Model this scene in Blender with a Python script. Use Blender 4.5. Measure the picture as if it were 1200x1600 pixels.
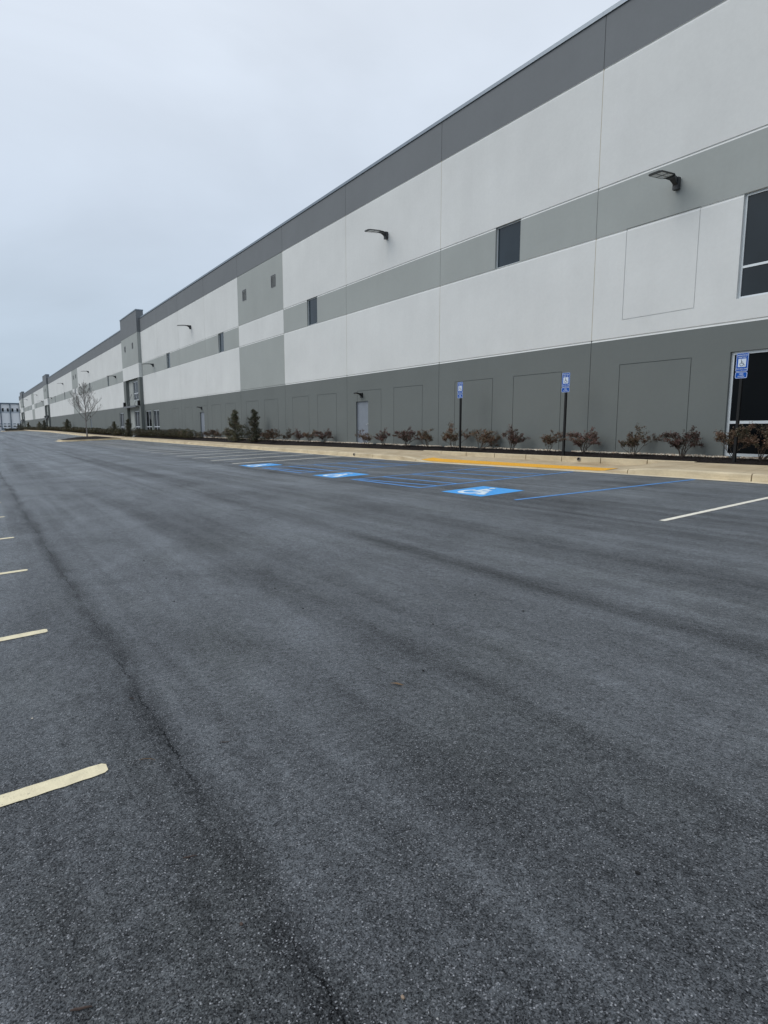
import bpy, math, random
from mathutils import Vector, Matrix, noise
R = math.radians
scene = bpy.context.scene
for o in list(bpy.data.objects): bpy.data.objects.remove(o)
col = scene.collection
PI = math.pi

# ------------------------------------------------------------------ camera
cam_d = bpy.data.cameras.new('camera')
cam = bpy.data.objects.new('camera', cam_d); col.objects.link(cam)
cam.location = (0, 0, 1.75)
cam.rotation_euler = (R(90 - 7.92), 0, R(55.88))
cam_d.sensor_fit = 'VERTICAL'; cam_d.sensor_height = 36; cam_d.lens = 943 / 1600 * 36
cam_d.clip_start = 0.05; cam_d.clip_end = 5000
scene.camera = cam
scene.render.resolution_x = 768; scene.render.resolution_y = 1024

# ------------------------------------------------------------------ world, overcast sky
SUN_EL, SUN_AZ = 42.0, 205.0            # azimuth clockwise from +Y
w = bpy.data.worlds.new('World'); scene.world = w; w.use_nodes = True
nt = w.node_tree; nt.nodes.clear()
def N(nt, t, **k):
    n = nt.nodes.new(t)
    for a, b in k.items(): setattr(n, a, b)
    return n
out = N(nt, 'ShaderNodeOutputWorld'); bg = N(nt, 'ShaderNodeBackground')
bg.inputs['Strength'].default_value = 0.1
sky = N(nt, 'ShaderNodeTexSky'); sky.sky_type = 'NISHITA'; sky.sun_disc = False
sky.sun_elevation = R(SUN_EL); sky.sun_rotation = R(SUN_AZ)
sky.air_density = 1.0; sky.dust_density = 4.0
tc = N(nt, 'ShaderNodeTexCoord'); sep = N(nt, 'ShaderNodeSeparateXYZ')
nt.links.new(tc.outputs['Generated'], sep.inputs[0])
ramp = N(nt, 'ShaderNodeValToRGB')
els = ramp.color_ramp.elements
els[0].position = 0.0; els[0].color = (.485, .595, .71, 1)
els[1].position = 1.0; els[1].color = (.84, .90, 1.0, 1)
e = els.new(.12); e.color = (.52, .625, .745, 1)
e = els.new(.30); e.color = (.65, .74, .86, 1)
e = els.new(.55); e.color = (.77, .84, .94, 1)
nt.links.new(sep.outputs['Z'], ramp.inputs[0])
mp = N(nt, 'ShaderNodeMapping'); mp.inputs['Scale'].default_value = (1, 1, 2.6)
nz = N(nt, 'ShaderNodeTexNoise'); nz.inputs['Scale'].default_value = 1.7
nz.inputs['Detail'].default_value = 5; nz.inputs['Roughness'].default_value = .5
nz.inputs['Distortion'].default_value = .4
nt.links.new(tc.outputs['Generated'], mp.inputs[0]); nt.links.new(mp.outputs[0], nz.inputs[0])
mr = N(nt, 'ShaderNodeMapRange'); mr.inputs[1].default_value = .25; mr.inputs[2].default_value = .75
mr.inputs[3].default_value = 8.75; mr.inputs[4].default_value = 11.55
nt.links.new(nz.outputs[0], mr.inputs[0])
vm = N(nt, 'ShaderNodeVectorMath', operation='SCALE')
nt.links.new(ramp.outputs[0], vm.inputs[0]); nt.links.new(mr.outputs[0], vm.inputs[3])
mx = N(nt, 'ShaderNodeMix', data_type='RGBA'); mx.inputs[0].default_value = .92
nt.links.new(sky.outputs[0], mx.inputs[6]); nt.links.new(vm.outputs[0], mx.inputs[7])
nt.links.new(mx.outputs[2], bg.inputs[0]); nt.links.new(bg.outputs[0], out.inputs[0])

# ------------------------------------------------------------------ sun behind the cloud
sl = bpy.data.lights.new('sun', 'SUN'); sl.energy = 1.15; sl.angle = R(45); sl.color = (1, .97, .93)
so = bpy.data.objects.new('sun', sl); col.objects.link(so)
so.location = (0, 0, 60)
d = Vector((math.sin(R(SUN_AZ)) * math.cos(R(SUN_EL)), math.cos(R(SUN_AZ)) * math.cos(R(SUN_EL)), math.sin(R(SUN_EL))))
so.rotation_euler = d.to_track_quat('Z', 'Y').to_euler()

scene.view_settings.view_transform = 'Standard'; scene.view_settings.look = 'None'
scene.view_settings.exposure = 0.0; scene.view_settings.gamma = 1
scene.render.engine = 'CYCLES'
scene.cycles.max_bounces = 6

# ------------------------------------------------------------------ materials
def mat(name):
    m = bpy.data.materials.new(name); m.use_nodes = True
    nt = m.node_tree; b = nt.nodes['Principled BSDF']
    return m, nt, b
def lnk(nt, a, b): nt.links.new(a, b)
def math_n(nt, op, a, b=None, clamp=False):
    n = N(nt, 'ShaderNodeMath', operation=op); n.use_clamp = clamp
    for i, v in enumerate((a, b)):
        if v is None: continue
        if isinstance(v, (int, float)): n.inputs[i].default_value = v
        else: lnk(nt, v, n.inputs[i])
    return n.outputs[0]
def noise_n(nt, vec, scale, detail=3, rough=.5, dist=0):
    n = N(nt, 'ShaderNodeTexNoise'); n.inputs['Scale'].default_value = scale
    n.inputs['Detail'].default_value = detail; n.inputs['Roughness'].default_value = rough
    n.inputs['Distortion'].default_value = dist
    if vec is not None: lnk(nt, vec, n.inputs['Vector'])
    return n.outputs['Fac']
def mapr(nt, v, a, b, c, d):
    n = N(nt, 'ShaderNodeMapRange')
    lnk(nt, v, n.inputs[0])
    for i, q in enumerate((a, b, c, d)): n.inputs[i + 1].default_value = q
    return n.outputs[0]
def mixc(nt, fac, a, b, blend='MIX'):
    n = N(nt, 'ShaderNodeMix', data_type='RGBA', blend_type=blend)
    if isinstance(fac, (int, float)): n.inputs[0].default_value = fac
    else: lnk(nt, fac, n.inputs[0])
    for i, v in ((6, a), (7, b)):
        if isinstance(v, tuple): n.inputs[i].default_value = v if len(v) == 4 else (*v, 1)
        else: lnk(nt, v, n.inputs[i])
    return n.outputs[2]
def scaled(nt, s, src=None):
    m = N(nt, 'ShaderNodeMapping'); m.inputs['Scale'].default_value = s
    lnk(nt, src, m.inputs[0]); return m.outputs[0]
def pos(nt):
    g = N(nt, 'ShaderNodeNewGeometry'); return g.outputs['Position']
def scalec(nt, c, f):
    n = N(nt, 'ShaderNodeVectorMath', operation='SCALE')
    if isinstance(c, tuple): n.inputs[0].default_value = c[:3]
    else: lnk(nt, c, n.inputs[0])
    if isinstance(f, (int, float)): n.inputs[3].default_value = f
    else: lnk(nt, f, n.inputs[3])
    return n.outputs[0]
def bump(nt, b, h, strength, dist):
    n = N(nt, 'ShaderNodeBump'); n.inputs['Strength'].default_value = strength
    n.inputs['Distance'].default_value = dist
    lnk(nt, h, n.inputs['Height']); lnk(nt, n.outputs[0], b.inputs['Normal'])

def paint(name, c, rough=.82, var=.11, streak=.035):
    """textured elastomeric paint on tilt-up concrete"""
    m, nt, b = mat(name); p = pos(nt)
    n1 = mapr(nt, noise_n(nt, p, .35, 4, .6), .3, .7, 1 - var * .5, 1 + var * .4)
    n2 = mapr(nt, noise_n(nt, p, 9, 3, .7), .25, .75, 1 - var * .25, 1 + var * .2)
    n3 = mapr(nt, noise_n(nt, scaled(nt, (.8, .8, .10), p), 1.6, 4, .65), .35, .75, 1.0, 1 - streak)
    f = math_n(nt, 'MULTIPLY', math_n(nt, 'MULTIPLY', n1, n2), n3)
    lnk(nt, scalec(nt, c, f), b.inputs['Base Color'])
    b.inputs['Roughness'].default_value = rough
    h = math_n(nt, 'ADD', noise_n(nt, p, 60, 3, .6), math_n(nt, 'MULTIPLY', noise_n(nt, p, 2.5, 2, .5), 1.5))
    bump(nt, b, h, .35, .006)
    return m
def simple(name, c, rough=.5, metal=0., var=.12, scale=8, spec=.5, bmp=0):
    m, nt, b = mat(name); p = pos(nt)
    f = mapr(nt, noise_n(nt, p, scale, 4, .6), .3, .7, 1 - var, 1 + var)
    lnk(nt, scalec(nt, c, f), b.inputs['Base Color'])
    b.inputs['Roughness'].default_value = rough; b.inputs['Metallic'].default_value = metal
    b.inputs['Specular IOR Level'].default_value = spec
    if bmp: bump(nt, b, noise_n(nt, p, scale * 6, 3, .6), .5, bmp)
    return m

M = {}
M['white'] = paint('white_wall_paint', (.68, .695, .68))
M['light'] = paint('light_grey_paint', (.35, .375, .36))
M['mid'] = paint('mid_grey_paint', (.143, .159, .153))
M['cap'] = paint('dark_grey_paint', (.168, .182, .192))
M['seal'] = simple('joint_sealant', (.50, .46, .36), .8, var=.06)
M['seall'] = simple('grey_joint_sealant', (.20, .21, .20), .8, var=.06)
M['seald'] = simple('dark_joint_sealant', (.05, .055, .055), .8, var=.06)
M['coping'] = simple('coping_metal', (.20, .235, .27), .38, .55, .05, 2)
M['frame'] = simple('window_frame_metal', (.62, .66, .68), .4, .3, .04, 3)
M['frame_far'] = simple('storefront_frame', (.66, .69, .71), .4, .3, .04, 3)
M['black'] = simple('black_metal', (.006, .0065, .007), .55, .0, .2, 20, .3)
M['fix'] = simple('bronze_fixture_metal', (.03, .033, .037), .45, .2, .15, 20)
M['lens'] = simple('lamp_lens', (.55, .57, .57), .25, 0, .1, 40)
M['doorp'] = simple('grey_door_paint', (.20, .225, .26), .45, 0, .06, 3)
M['steel'] = simple('brushed_steel', (.6, .6, .58), .3, .9, .05, 30)
M['louvre'] = simple('louvre_metal', (.14, .145, .155), .5, .2, .08, 20)
M['roof'] = simple('roof_membrane', (.4, .4, .4), .8)
M['farw'] = paint('far_white_paint', (.86, .87, .88), var=.03)
M['farb'] = simple('far_band', (.5, .54, .58), .8)
M['farblue'] = simple('far_blue_grey', (.12, .16, .20), .6)
def glass(name, c, rough=.04, spec=.5):
    m, nt, b = mat(name); p = pos(nt)
    f = mapr(nt, noise_n(nt, p, .9, 2, .5), .3, .7, .8, 1.2)
    lnk(nt, scalec(nt, c, f), b.inputs['Base Color'])
    b.inputs['Roughness'].default_value = rough; b.inputs['Specular IOR Level'].default_value = spec
    bump(nt, b, noise_n(nt, p, .8, 1, .4), .03, .02)
    return m
M['glass'] = glass('tinted_glass', (.012, .019, .024), spec=.45)
M['glass_up'] = glass('blue_tinted_glass', (.018, .030, .040), spec=.45)
M['glass_low'] = glass('dark_low_glass', (.004, .005, .006), spec=.08)

def concrete(name, c, stain=(.30, .22, .12), amt=.35):
    m, nt, b = mat(name); p = pos(nt)
    base = scalec(nt, c, mapr(nt, noise_n(nt, p, 1.3, 5, .65), .3, .7, .84, 1.12))
    fine = mapr(nt, noise_n(nt, p, 45, 3, .7), .3, .7, .9, 1.08)
    base = scalec(nt, base, fine)
    st = mapr(nt, noise_n(nt, scaled(nt, (.5, 1.4, 3), p), 1.4, 5, .7, .5), .46, .72, 0, amt)
    lnk(nt, mixc(nt, st, base, stain), b.inputs['Base Color'])
    b.inputs['Roughness'].default_value = .88
    bump(nt, b, noise_n(nt, p, 70, 4, .7), .4, .004)
    return m
M['conc'] = concrete('kerb_concrete', (.60, .51, .35), (.28, .19, .10), .6)
M['walk'] = concrete('sidewalk_concrete', (.53, .435, .29), (.30, .20, .10), .6)
M['gutter'] = concrete('gutter_concrete', (.72, .63, .45), (.24, .19, .12), .5)

def asphalt_col(nt, p):
    # broad paving lanes and tyre wear running along the aisle (X), fine aggregate on top
    sepn = N(nt, 'ShaderNodeSeparateXYZ'); lnk(nt, p, sepn.inputs[0])
    lanes = noise_n(nt, scaled(nt, (.035, .9, 1), p), 1.0, 4, .6, .25)
    patch = noise_n(nt, scaled(nt, (.55, .8, 1), p), 1.0, 5, .62, .35)
    small = noise_n(nt, scaled(nt, (1.0, 1.6, 1), p), 6.0, 4, .65)
    f = math_n(nt, 'MULTIPLY', mapr(nt, lanes, .3, .7, .64, 1.38), mapr(nt, patch, .28, .72, .70, 1.28))
    f = math_n(nt, 'MULTIPLY', f, mapr(nt, small, .3, .7, .86, 1.14))
    tyre = noise_n(nt, scaled(nt, (.05, 3.2, 1), p), 1.0, 3, .6, .3)
    f = math_n(nt, 'MULTIPLY', f, mapr(nt, tyre, .3, .7, .84, 1.16))
    # construction joints: narrow dark seams parallel to the building
    wob = math_n(nt, 'MULTIPLY', math_n(nt, 'SUBTRACT', noise_n(nt, scaled(nt, (.5, .5, 1), p), 1.2, 4, .6), .5), .22)
    y = math_n(nt, 'ADD', sepn.outputs['Y'], wob)
    for yc, wd, am in ((.78, .12, .50), (.66, .36, .26), (4.6, .22, .30), (8.3, .2, .34), (1.9, .35, .07), (2.9, .3, .08), (6.2, .4, .08)):
        dd = math_n(nt, 'ABSOLUTE', math_n(nt, 'SUBTRACT', y, yc))
        g = mapr(nt, dd, 0, wd, am, 0)
        g = math_n(nt, 'MULTIPLY', g, mapr(nt, noise_n(nt, scaled(nt, (.8, 3, 1), p), 1.5, 4, .6), .32, .6, .25, 1.0))
        f = math_n(nt, 'MULTIPLY', f, math_n(nt, 'SUBTRACT', 1.0, g))
    # hairline crack inside the nearest seam
    jag = math_n(nt, 'MULTIPLY', math_n(nt, 'SUBTRACT', noise_n(nt, p, 5, 5, .8), .5), .14)
    dd = math_n(nt, 'ABSOLUTE', math_n(nt, 'SUBTRACT', math_n(nt, 'ADD', sepn.outputs['Y'], jag), .77))
    cr = math_n(nt, 'MULTIPLY', mapr(nt, dd, .002, .007, .75, 0), mapr(nt, noise_n(nt, p, 1.1, 3, .6), .46, .54, 0, 1))
    f = math_n(nt, 'MULTIPLY', f, math_n(nt, 'SUBTRACT', 1.0, cr))
    return f
def asphalt():
    m, nt, b = mat('asphalt'); p = pos(nt)
    f = asphalt_col(nt, p)
    # aggregate
    g1 = noise_n(nt, p, 95, 2, .6)
    g2 = noise_n(nt, p, 240, 1, .5)
    def cells(scale):
        v = N(nt, 'ShaderNodeTexVoronoi'); v.inputs['Scale'].default_value = scale; lnk(nt, p, v.inputs['Vector'])
        q = N(nt, 'ShaderNodeSeparateColor'); lnk(nt, v.outputs['Color'], q.inputs[0])
        return q.outputs, v.outputs['Distance']
    c1, d1 = cells(210); c2, d2 = cells(105); c3, d3 = cells(42)
    grain = mapr(nt, c1[0], 0, 1, .22, 1.78)
    grain2 = mapr(nt, noise_n(nt, p, 34, 4, .75), .34, .66, .62, 1.38)
    pits = mapr(nt, noise_n(nt, p, 120, 3, .75), .36, .5, .35, 1.12)
    mid = mapr(nt, noise_n(nt, p, 13, 6, .85), .36, .64, .80, 1.20)
    fcol = f
    f = math_n(nt, 'MULTIPLY', math_n(nt, 'MULTIPLY', math_n(nt, 'MULTIPLY', f, grain), math_n(nt, 'MULTIPLY', grain2, pits)), mid)
    ff = f
    colr = scalec(nt, (.036, .040, .0445), f)
    warm = mapr(nt, noise_n(nt, scaled(nt, (.4, .9, 1), p), 1.3, 3, .6), .50, .70, 0, .6)
    colr = mixc(nt, warm, colr, scalec(nt, (.032, .036, .034), f))
    # pale broken stones showing through the binder, in clusters
    clus = mapr(nt, noise_n(nt, p, 1.7, 4, .6), .35, .68, .965, .89)
    st = math_n(nt, 'MULTIPLY', math_n(nt, 'GREATER_THAN', c2[0], clus), mapr(nt, d2, .22, .40, 1, 0))
    colr = mixc(nt, math_n(nt, 'MULTIPLY', st, .9), colr, scalec(nt, (.34, .35, .37), mapr(nt, c2[1], 0, 1, .2, 1.2)))
    st1 = math_n(nt, 'GREATER_THAN', c1[1], .95)
    colr = mixc(nt, math_n(nt, 'MULTIPLY', st1, .8), colr, scalec(nt, (.30, .31, .33), mapr(nt, c1[2], 0, 1, .3, 1.0)))
    st2 = math_n(nt, 'MULTIPLY', math_n(nt, 'GREATER_THAN', c3[0], .985), mapr(nt, d3, .10, .17, 1, 0))
    colr = mixc(nt, math_n(nt, 'MULTIPLY', st2, .85), colr, (.46, .46, .44, 1))
    lnk(nt, colr, b.inputs['Base Color'])
    b.inputs['Roughness'].default_value = .5
    lnk(nt, mapr(nt, ff, .1, 1.6, .02, .62), b.inputs['Specular IOR Level'])
    lnk(nt, math_n(nt, 'MULTIPLY', mapr(nt, fcol, .45, 1.55, .07, .42), mapr(nt, grain2, .62, 1.38, .7, 1.3)), b.inputs['Sheen Weight'])
    b.inputs['Sheen Weight'].default_value = .23; b.inputs['Sheen Roughness'].default_value = .45; b.inputs['Sheen Tint'].default_value = (.85, .93, 1, 1)
    h = math_n(nt, 'ADD', math_n(nt, 'MULTIPLY', g1, 1.0), math_n(nt, 'MULTIPLY', g2, .5))
    h = math_n(nt, 'ADD', h, math_n(nt, 'MULTIPLY', noise_n(nt, p, 26, 3, .6), 1.3))
    h = math_n(nt, 'ADD', h, math_n(nt, 'MULTIPLY', noise_n(nt, p, 11, 3, .6), .9))
    bump(nt, b, h, .75, .008)
    return m
M['asphalt'] = asphalt()

def road_paint(name, c, wear=.5):
    m, nt, b = mat(name); p = pos(nt)
    wn = noise_n(nt, p, 70, 4, .75)
    big = mapr(nt, noise_n(nt, p, 2.2, 4, .6), .35, .7, -.05, .06)
    k = mapr(nt, math_n(nt, 'ADD', wn, big), wear + .16, wear + .20, 0, .8)
    base = scalec(nt, c, mapr(nt, noise_n(nt, p, 12, 4, .7), .3, .7, .86, 1.10))
    lnk(nt, mixc(nt, k, base, (.07, .072, .078, 1)), b.inputs['Base Color'])
    b.inputs['Roughness'].default_value = .6
    bump(nt, b, math_n(nt, 'ADD', noise_n(nt, p, 95, 2, .6), math_n(nt, 'MULTIPLY', noise_n(nt, p, 26, 3, .6), 1.0)), .5, .005)
    return m
M['cream'] = road_paint('cream_road_paint', (.76, .68, .46), .475)
M['wline'] = road_paint('white_road_paint', (.86, .82, .70), .56)
M['blue'] = road_paint('blue_road_paint', (.085, .29, .66), .445)
M['bluesq'] = road_paint('bright_blue_road_paint', (.06, .38, .86), .455)
M['wsym'] = road_paint('white_symbol_paint', (.72, .84, .90), .47)
M['yellow'] = road_paint('yellow_paving', (.90, .46, .035), .52)

def mulch_m():
    m, nt, b = mat('mulch'); p = pos(nt)
    f = mapr(nt, noise_n(nt, p, 28, 4, .75), .3, .7, .35, 1.9)
    lnk(nt, scalec(nt, (.016, .0125, .012), f), b.inputs['Base Color'])
    b.inputs['Roughness'].default_value = .9; b.inputs['Specular IOR Level'].default_value = .2
    bump(nt, b, noise_n(nt, p, 40, 4, .7), 1, .03)
    return m
M['mulch'] = mulch_m()
M['chip'] = simple('bark_chip', (.030, .021, .017), .9, 0, .5, 30, .2)
def stone_m():
    m, nt, b = mat('river_stone'); p = pos(nt)
    c = mixc(nt, mapr(nt, noise_n(nt, p, 16, 2, .5), .35, .65, 0, 1), (.74, .68, .56, 1), (.36, .25, .17, 1))
    lnk(nt, c, b.inputs['Base Color']); b.inputs['Roughness'].default_value = .7
    return m
M['stone'] = stone_m()
def leaf_m(name, a, b_, c_=None, scale=6, rough=.5):
    m, nt, b = mat(name)
    tcn = N(nt, 'ShaderNodeTexCoord'); p = tcn.outputs['Object']
    oi = N(nt, 'ShaderNodeObjectInfo')
    add = N(nt, 'ShaderNodeVectorMath', operation='ADD')
    lnk(nt, p, add.inputs[0]); lnk(nt, scalec(nt, (17., 31., 7.), oi.outputs['Random']), add.inputs[1])
    c = mixc(nt, mapr(nt, noise_n(nt, add.outputs[0], scale, 3, .7), .36, .64, 0, 1), a, b_)
    if c_:
        c = mixc(nt, mapr(nt, noise_n(nt, add.outputs[0], scale * 3.5, 2, .6), .58, .66, 0, .8), c, c_)
    c = scalec(nt, c, mapr(nt, oi.outputs['Random'], 0, 1, .7, 1.45))
    lnk(nt, c, b.inputs['Base Color']); b.inputs['Roughness'].default_value = rough
    b.inputs['Specular IOR Level'].default_value = .3
    return m
M['redleaf'] = leaf_m('burgundy_leaf', (.135, .066, .060, 1), (.058, .056, .038, 1), (.19, .115, .095, 1), 5)
M['redleaf2'] = leaf_m('rusty_leaf', (.150, .078, .052, 1), (.066, .068, .042, 1), (.21, .145, .095, 1), 5)
M['evleaf'] = leaf_m('evergreen_leaf', (.050, .068, .036, 1), (.090, .070, .042, 1), (.18, .15, .09, 1), 3.0)
M['boxleaf'] = leaf_m('boxwood_leaf', (.024, .034, .012, 1), (.070, .046, .024, 1), (.085, .09, .03, 1), 4)
M['bark'] = simple('grey_brown_bark', (.12, .10, .085), .9, 0, .3, 25, .2)
M['palebark'] = simple('pale_bark', (.22, .205, .195), .9, 0, .3, 14, .2)
M['stem'] = simple('shrub_stem', (.075, .060, .050), .9, 0, .3, 30, .2)
M['twig'] = simple('dry_twig', (.055, .034, .025), .7, 0, .3, 60)
M['dryleaf'] = simple('dry_leaf', (.16, .10, .05), .8, 0, .3, 60)
M['peb'] = simple('tan_stone', (.24, .18, .13), .8, 0, .25, 70)
def sign_m(name, c, rough=.35):
    return simple(name, c, rough, 0, .04, 5)
M['sblue'] = sign_m('sign_blue', (.002, .080, .40), .6)
M['sblue'].node_tree.nodes['Principled BSDF'].inputs['Specular IOR Level'].default_value = .15
M['swhite'] = sign_m('sign_white', (.60, .68, .78))
M['sblack'] = sign_m('sign_black', (.012, .014, .02))
def grass_m():
    m, nt, b = mat('dormant_grass'); p = pos(nt)
    lnk(nt, mixc(nt, noise_n(nt, p, .3, 5, .7), (.10, .10, .05, 1), (.17, .14, .08, 1)), b.inputs['Base Color'])
    b.inputs['Roughness'].default_value = .95
    return m
M['grass'] = grass_m()

# ------------------------------------------------------------------ mesh helpers
class MB:
    def __init__(s): s.v = []; s.f = []; s.m = []; s.mats = []
    def mi(s, m):
        if m not in s.mats: s.mats.append(m)
        return s.mats.index(m)
    def face(s, pts, m):
        k = len(s.v); s.v.extend([tuple(p) for p in pts]); s.f.append(tuple(range(k, k + len(pts)))); s.m.append(s.mi(m))
    def box(s, x0, x1, y0, y1, z0, z1, m, T=None):
        P = [Vector((x, y, z)) for z in (z0, z1) for y in (y0, y1) for x in (x0, x1)]
        if T is not None: P = [T @ p for p in P]
        k = len(s.v); s.v.extend([tuple(p) for p in P])
        for q in ((0, 2, 3, 1), (4, 5, 7, 6), (0, 1, 5, 4), (2, 6, 7, 3), (0, 4, 6, 2), (1, 3, 7, 5)):
            s.f.append(tuple(k + i for i in q)); s.m.append(s.mi(m))
    def tube(s, pts, rad, m, n=6, cap=True):
        pts = [Vector(p) for p in pts]; rings = []
        for i, p in enumerate(pts):
            a = pts[max(0, i - 1)]; b = pts[min(len(pts) - 1, i + 1)]
            t = (b - a).normalized() if (b - a).length > 1e-9 else Vector((0, 0, 1))
            u = t.cross(Vector((0, 0, 1)) if abs(t.z) < .9 else Vector((1, 0, 0))).normalized(); v = t.cross(u)
            k = len(s.v); r = rad[i] if isinstance(rad, (list, tuple)) else rad
            for j in range(n):
                a_ = 2 * PI * j / n
                s.v.append(tuple(p + u * (r * math.cos(a_)) + v * (r * math.sin(a_))))
            rings.append(k)
        mi = s.mi(m)
        for a, b in zip(rings, rings[1:]):
            for j in range(n):
                s.f.append((a + j, a + (j + 1) % n, b + (j + 1) % n, b + j)); s.m.append(mi)
        if cap:
            s.f.append(tuple(rings[0] + j for j in reversed(range(n)))); s.m.append(mi)
            s.f.append(tuple(rings[-1] + j for j in range(n))); s.m.append(mi)
    def build(s, name, parent=None, loc=(0, 0, 0), smooth=False):
        me = bpy.data.meshes.new(name); me.from_pydata(s.v, [], s.f)
        for m in s.mats: me.materials.append(m)
        me.polygons.foreach_set('material_index', s.m)
        if smooth: me.polygons.foreach_set('use_smooth', [True] * len(s.f))
        me.update()
        o = bpy.data.objects.new(name, me); col.objects.link(o); o.location = loc
        if parent: o.parent = parent
        return o
def tag(o, label=None, cat=None, group=None, kind=None):
    if label: o['label'] = label
    if cat: o['category'] = cat
    if group: o['group'] = group
    if kind: o['kind'] = kind
    return o
def empty(name, loc, label, cat, group=None, rz=0):
    o = bpy.data.objects.new(name, None); col.objects.link(o); o.location = loc
    o.rotation_euler = (0, 0, rz); o.empty_display_size = .3
    return tag(o, label, cat, group)
def copy_tree(o, parent=None):
    c = o.copy(); col.objects.link(c); c.parent = parent
    for ch in list(o.children): copy_tree(ch, c)
    return c
def ss(t): t = min(1., max(0., t)); return t * t * (3 - 2 * t)
def lerp(a, b, t): return a + (b - a) * t
def interp(x, tab):
    tab = sorted(tab)
    if x <= tab[0][0]: return tab[0][1]
    for (a, va), (b, vb) in zip(tab, tab[1:]):
        if x <= b: return lerp(va, vb, (x - a) / (b - a))
    return tab[-1][1]

# ------------------------------------------------------------------ terrain heights
def rise(X): return .45 * ss((-X - 75) / 100)
def zg(X, Y):
    return .04 * min(14.1, max(-8, Y)) - .1 * ss((-6 - X) / 15) * min(14, max(0, Y)) / 14 + rise(X)
def rf(X):      # kerb height factor: dropped kerb at the accessible ramp
    return max(ss((X + 10.8) / 2.0), ss((-18.0 - X) / 2.0))
def kerb_top(X): return zg(X, 14.1) + .02 + .155 * rf(X)
def back(X): return interp(X, [(-6, .86), (-20, .80), (-31, .745), (-36, .69), (-60, .68), (20, .9)]) + rise(X)
def walk_back(X): return lerp(.672, back(X) - .005, max(ss((X + 10.6) / 1.3), ss((-18.6 - X) / 1.6)))

# ground sheets
g = MB()
for (x0, x1, y0, y1) in ((-2500, 2500, -2500, 2500),):
    g.face([(x0, y0, -.75), (x1, y0, -.75), (x1, y1, -.75), (x0, y1, -.75)], M['grass'])
tag(g.build('ground'), 'flat dormant grass land reaching the horizon', 'ground', kind='structure')

xs = []
x = 40.
while x > -440:
    xs.append(x); x -= (1. if x > -60 else 4. if x > -120 else 8.)
ys = [-70, -30, -8] + [i * 1.0 for i in range(-7, 15)]
ys[-1] = 14.08
a = MB()
idx = {}
for i, X in enumerate(xs):
    for j, Y in enumerate(ys):
        idx[i, j] = len(a.v); a.v.append((X, Y, zg(X, Y)))
for i in range(len(xs) - 1):
    for j in range(len(ys) - 1):
        a.f.append((idx[i, j], idx[i + 1, j], idx[i + 1, j + 1], idx[i, j + 1])); a.m.append(a.mi(M['asphalt']))
# yard beyond the far end of the building
for i in range(len(xs) - 1):
    if xs[i] < -300:
        z = zg(xs[i], 14); z2 = zg(xs[i + 1], 14)
        a.face([(xs[i], 14.08, z), (xs[i + 1], 14.08, z2), (xs[i + 1], 160, z2), (xs[i], 160, z)], M['asphalt'])
tag(a.build('asphalt_lot', smooth=True), 'dark speckled asphalt parking lot', 'pavement', kind='structure')

# ------------------------------------------------------------------ kerb, gutter, sidewalk, beds
def strip(mb, xs, prof, m):
    """prof(X) -> list of (y, z); quads between successive xs"""
    rows = [[(X, y, z) for y, z in prof(X)] for X in xs]
    for A, B in zip(rows, rows[1:]):
        for k in range(len(A) - 1):
            mb.face([A[k], A[k + 1], B[k + 1], B[k]], m)
def frange(a, b, st):
    n = max(1, int(round(abs(b - a) / st))); return [a + (b - a) * i / n for i in range(n + 1)]
XN = frange(24, -64, .5); XF = frange(-64, -296, 4)
XA = XN + XF[1:]
gt = MB(); strip(gt, XA, lambda X: [(14.0, zg(X, 14) + .005), (14.32, zg(X, 14) + .006)], M['gutter'])
tag(gt.build('gutter'), 'pale concrete gutter pan along the kerb', 'gutter', kind='structure')
joints = [-6.53 + 3.05 * i for i in range(10, 0, -1)] + [-6.53 - 3.1 * i for i in range(0, 94)]
kb = MB()
edge = [24.] + [j for j in joints if -296 < j < 24] + [-296.]
for ja, jb in zip(edge, edge[1:]):
    st = .35 if ja > -64 else 3.1
    xx = frange(ja - .013, jb + .013, st)
    P = lambda X: [(14.32, zg(X, 14) - .02), (14.335, kerb_top(X) - .03 * min(1, rf(X) + .3)), (14.365, kerb_top(X)), (14.50, kerb_top(X) + .004)]
    strip(kb, xx, P, M['conc'])
    for X in (xx[0], xx[-1]):
        p = P(X); kb.face([(X, y, z) for y, z in p] + [(X, 14.5, zg(X, 14) - .1)], M['conc'])
tag(kb.build('kerb'), 'tan concrete kerb dropping at the accessible ramp', 'kerb', kind='structure')
sw = MB()
segs = [24.] + [i * -1.55 - .6 for i in range(-15, 42)] + [-66. - 3.1 * i for i in range(75)] 
segs = sorted({s for s in segs if -296 < s <= 24}, reverse=True) + [-296.]
for ja, jb in zip(segs, segs[1:]):
    xx = frange(ja - .004, jb + .004, .4 if ja > -64 else 3.1)
    strip(sw, xx, lambda X: [(14.504, kerb_top(X) - .02), (14.508, kerb_top(X) + .002), (15.2, lerp(kerb_top(X), walk_back(X), .5) - .003), (15.9, walk_back(X)), (16.0, walk_back(X) - .05)], M['walk'])
tag(sw.build('sidewalk'), 'tan concrete sidewalk between kerb and planting bed', 'sidewalk', kind='structure')
yw = MB(); strip(yw, frange(-10.4, -18.7, .3), lambda X: [(14.42, kerb_top(X) + .006), (14.47, kerb_top(X) + .012), (15.02, lerp(kerb_top(X), walk_back(X), .37) + .012), (15.05, lerp(kerb_top(X), walk_back(X), .38) + .004)], M['yellow'])
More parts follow.
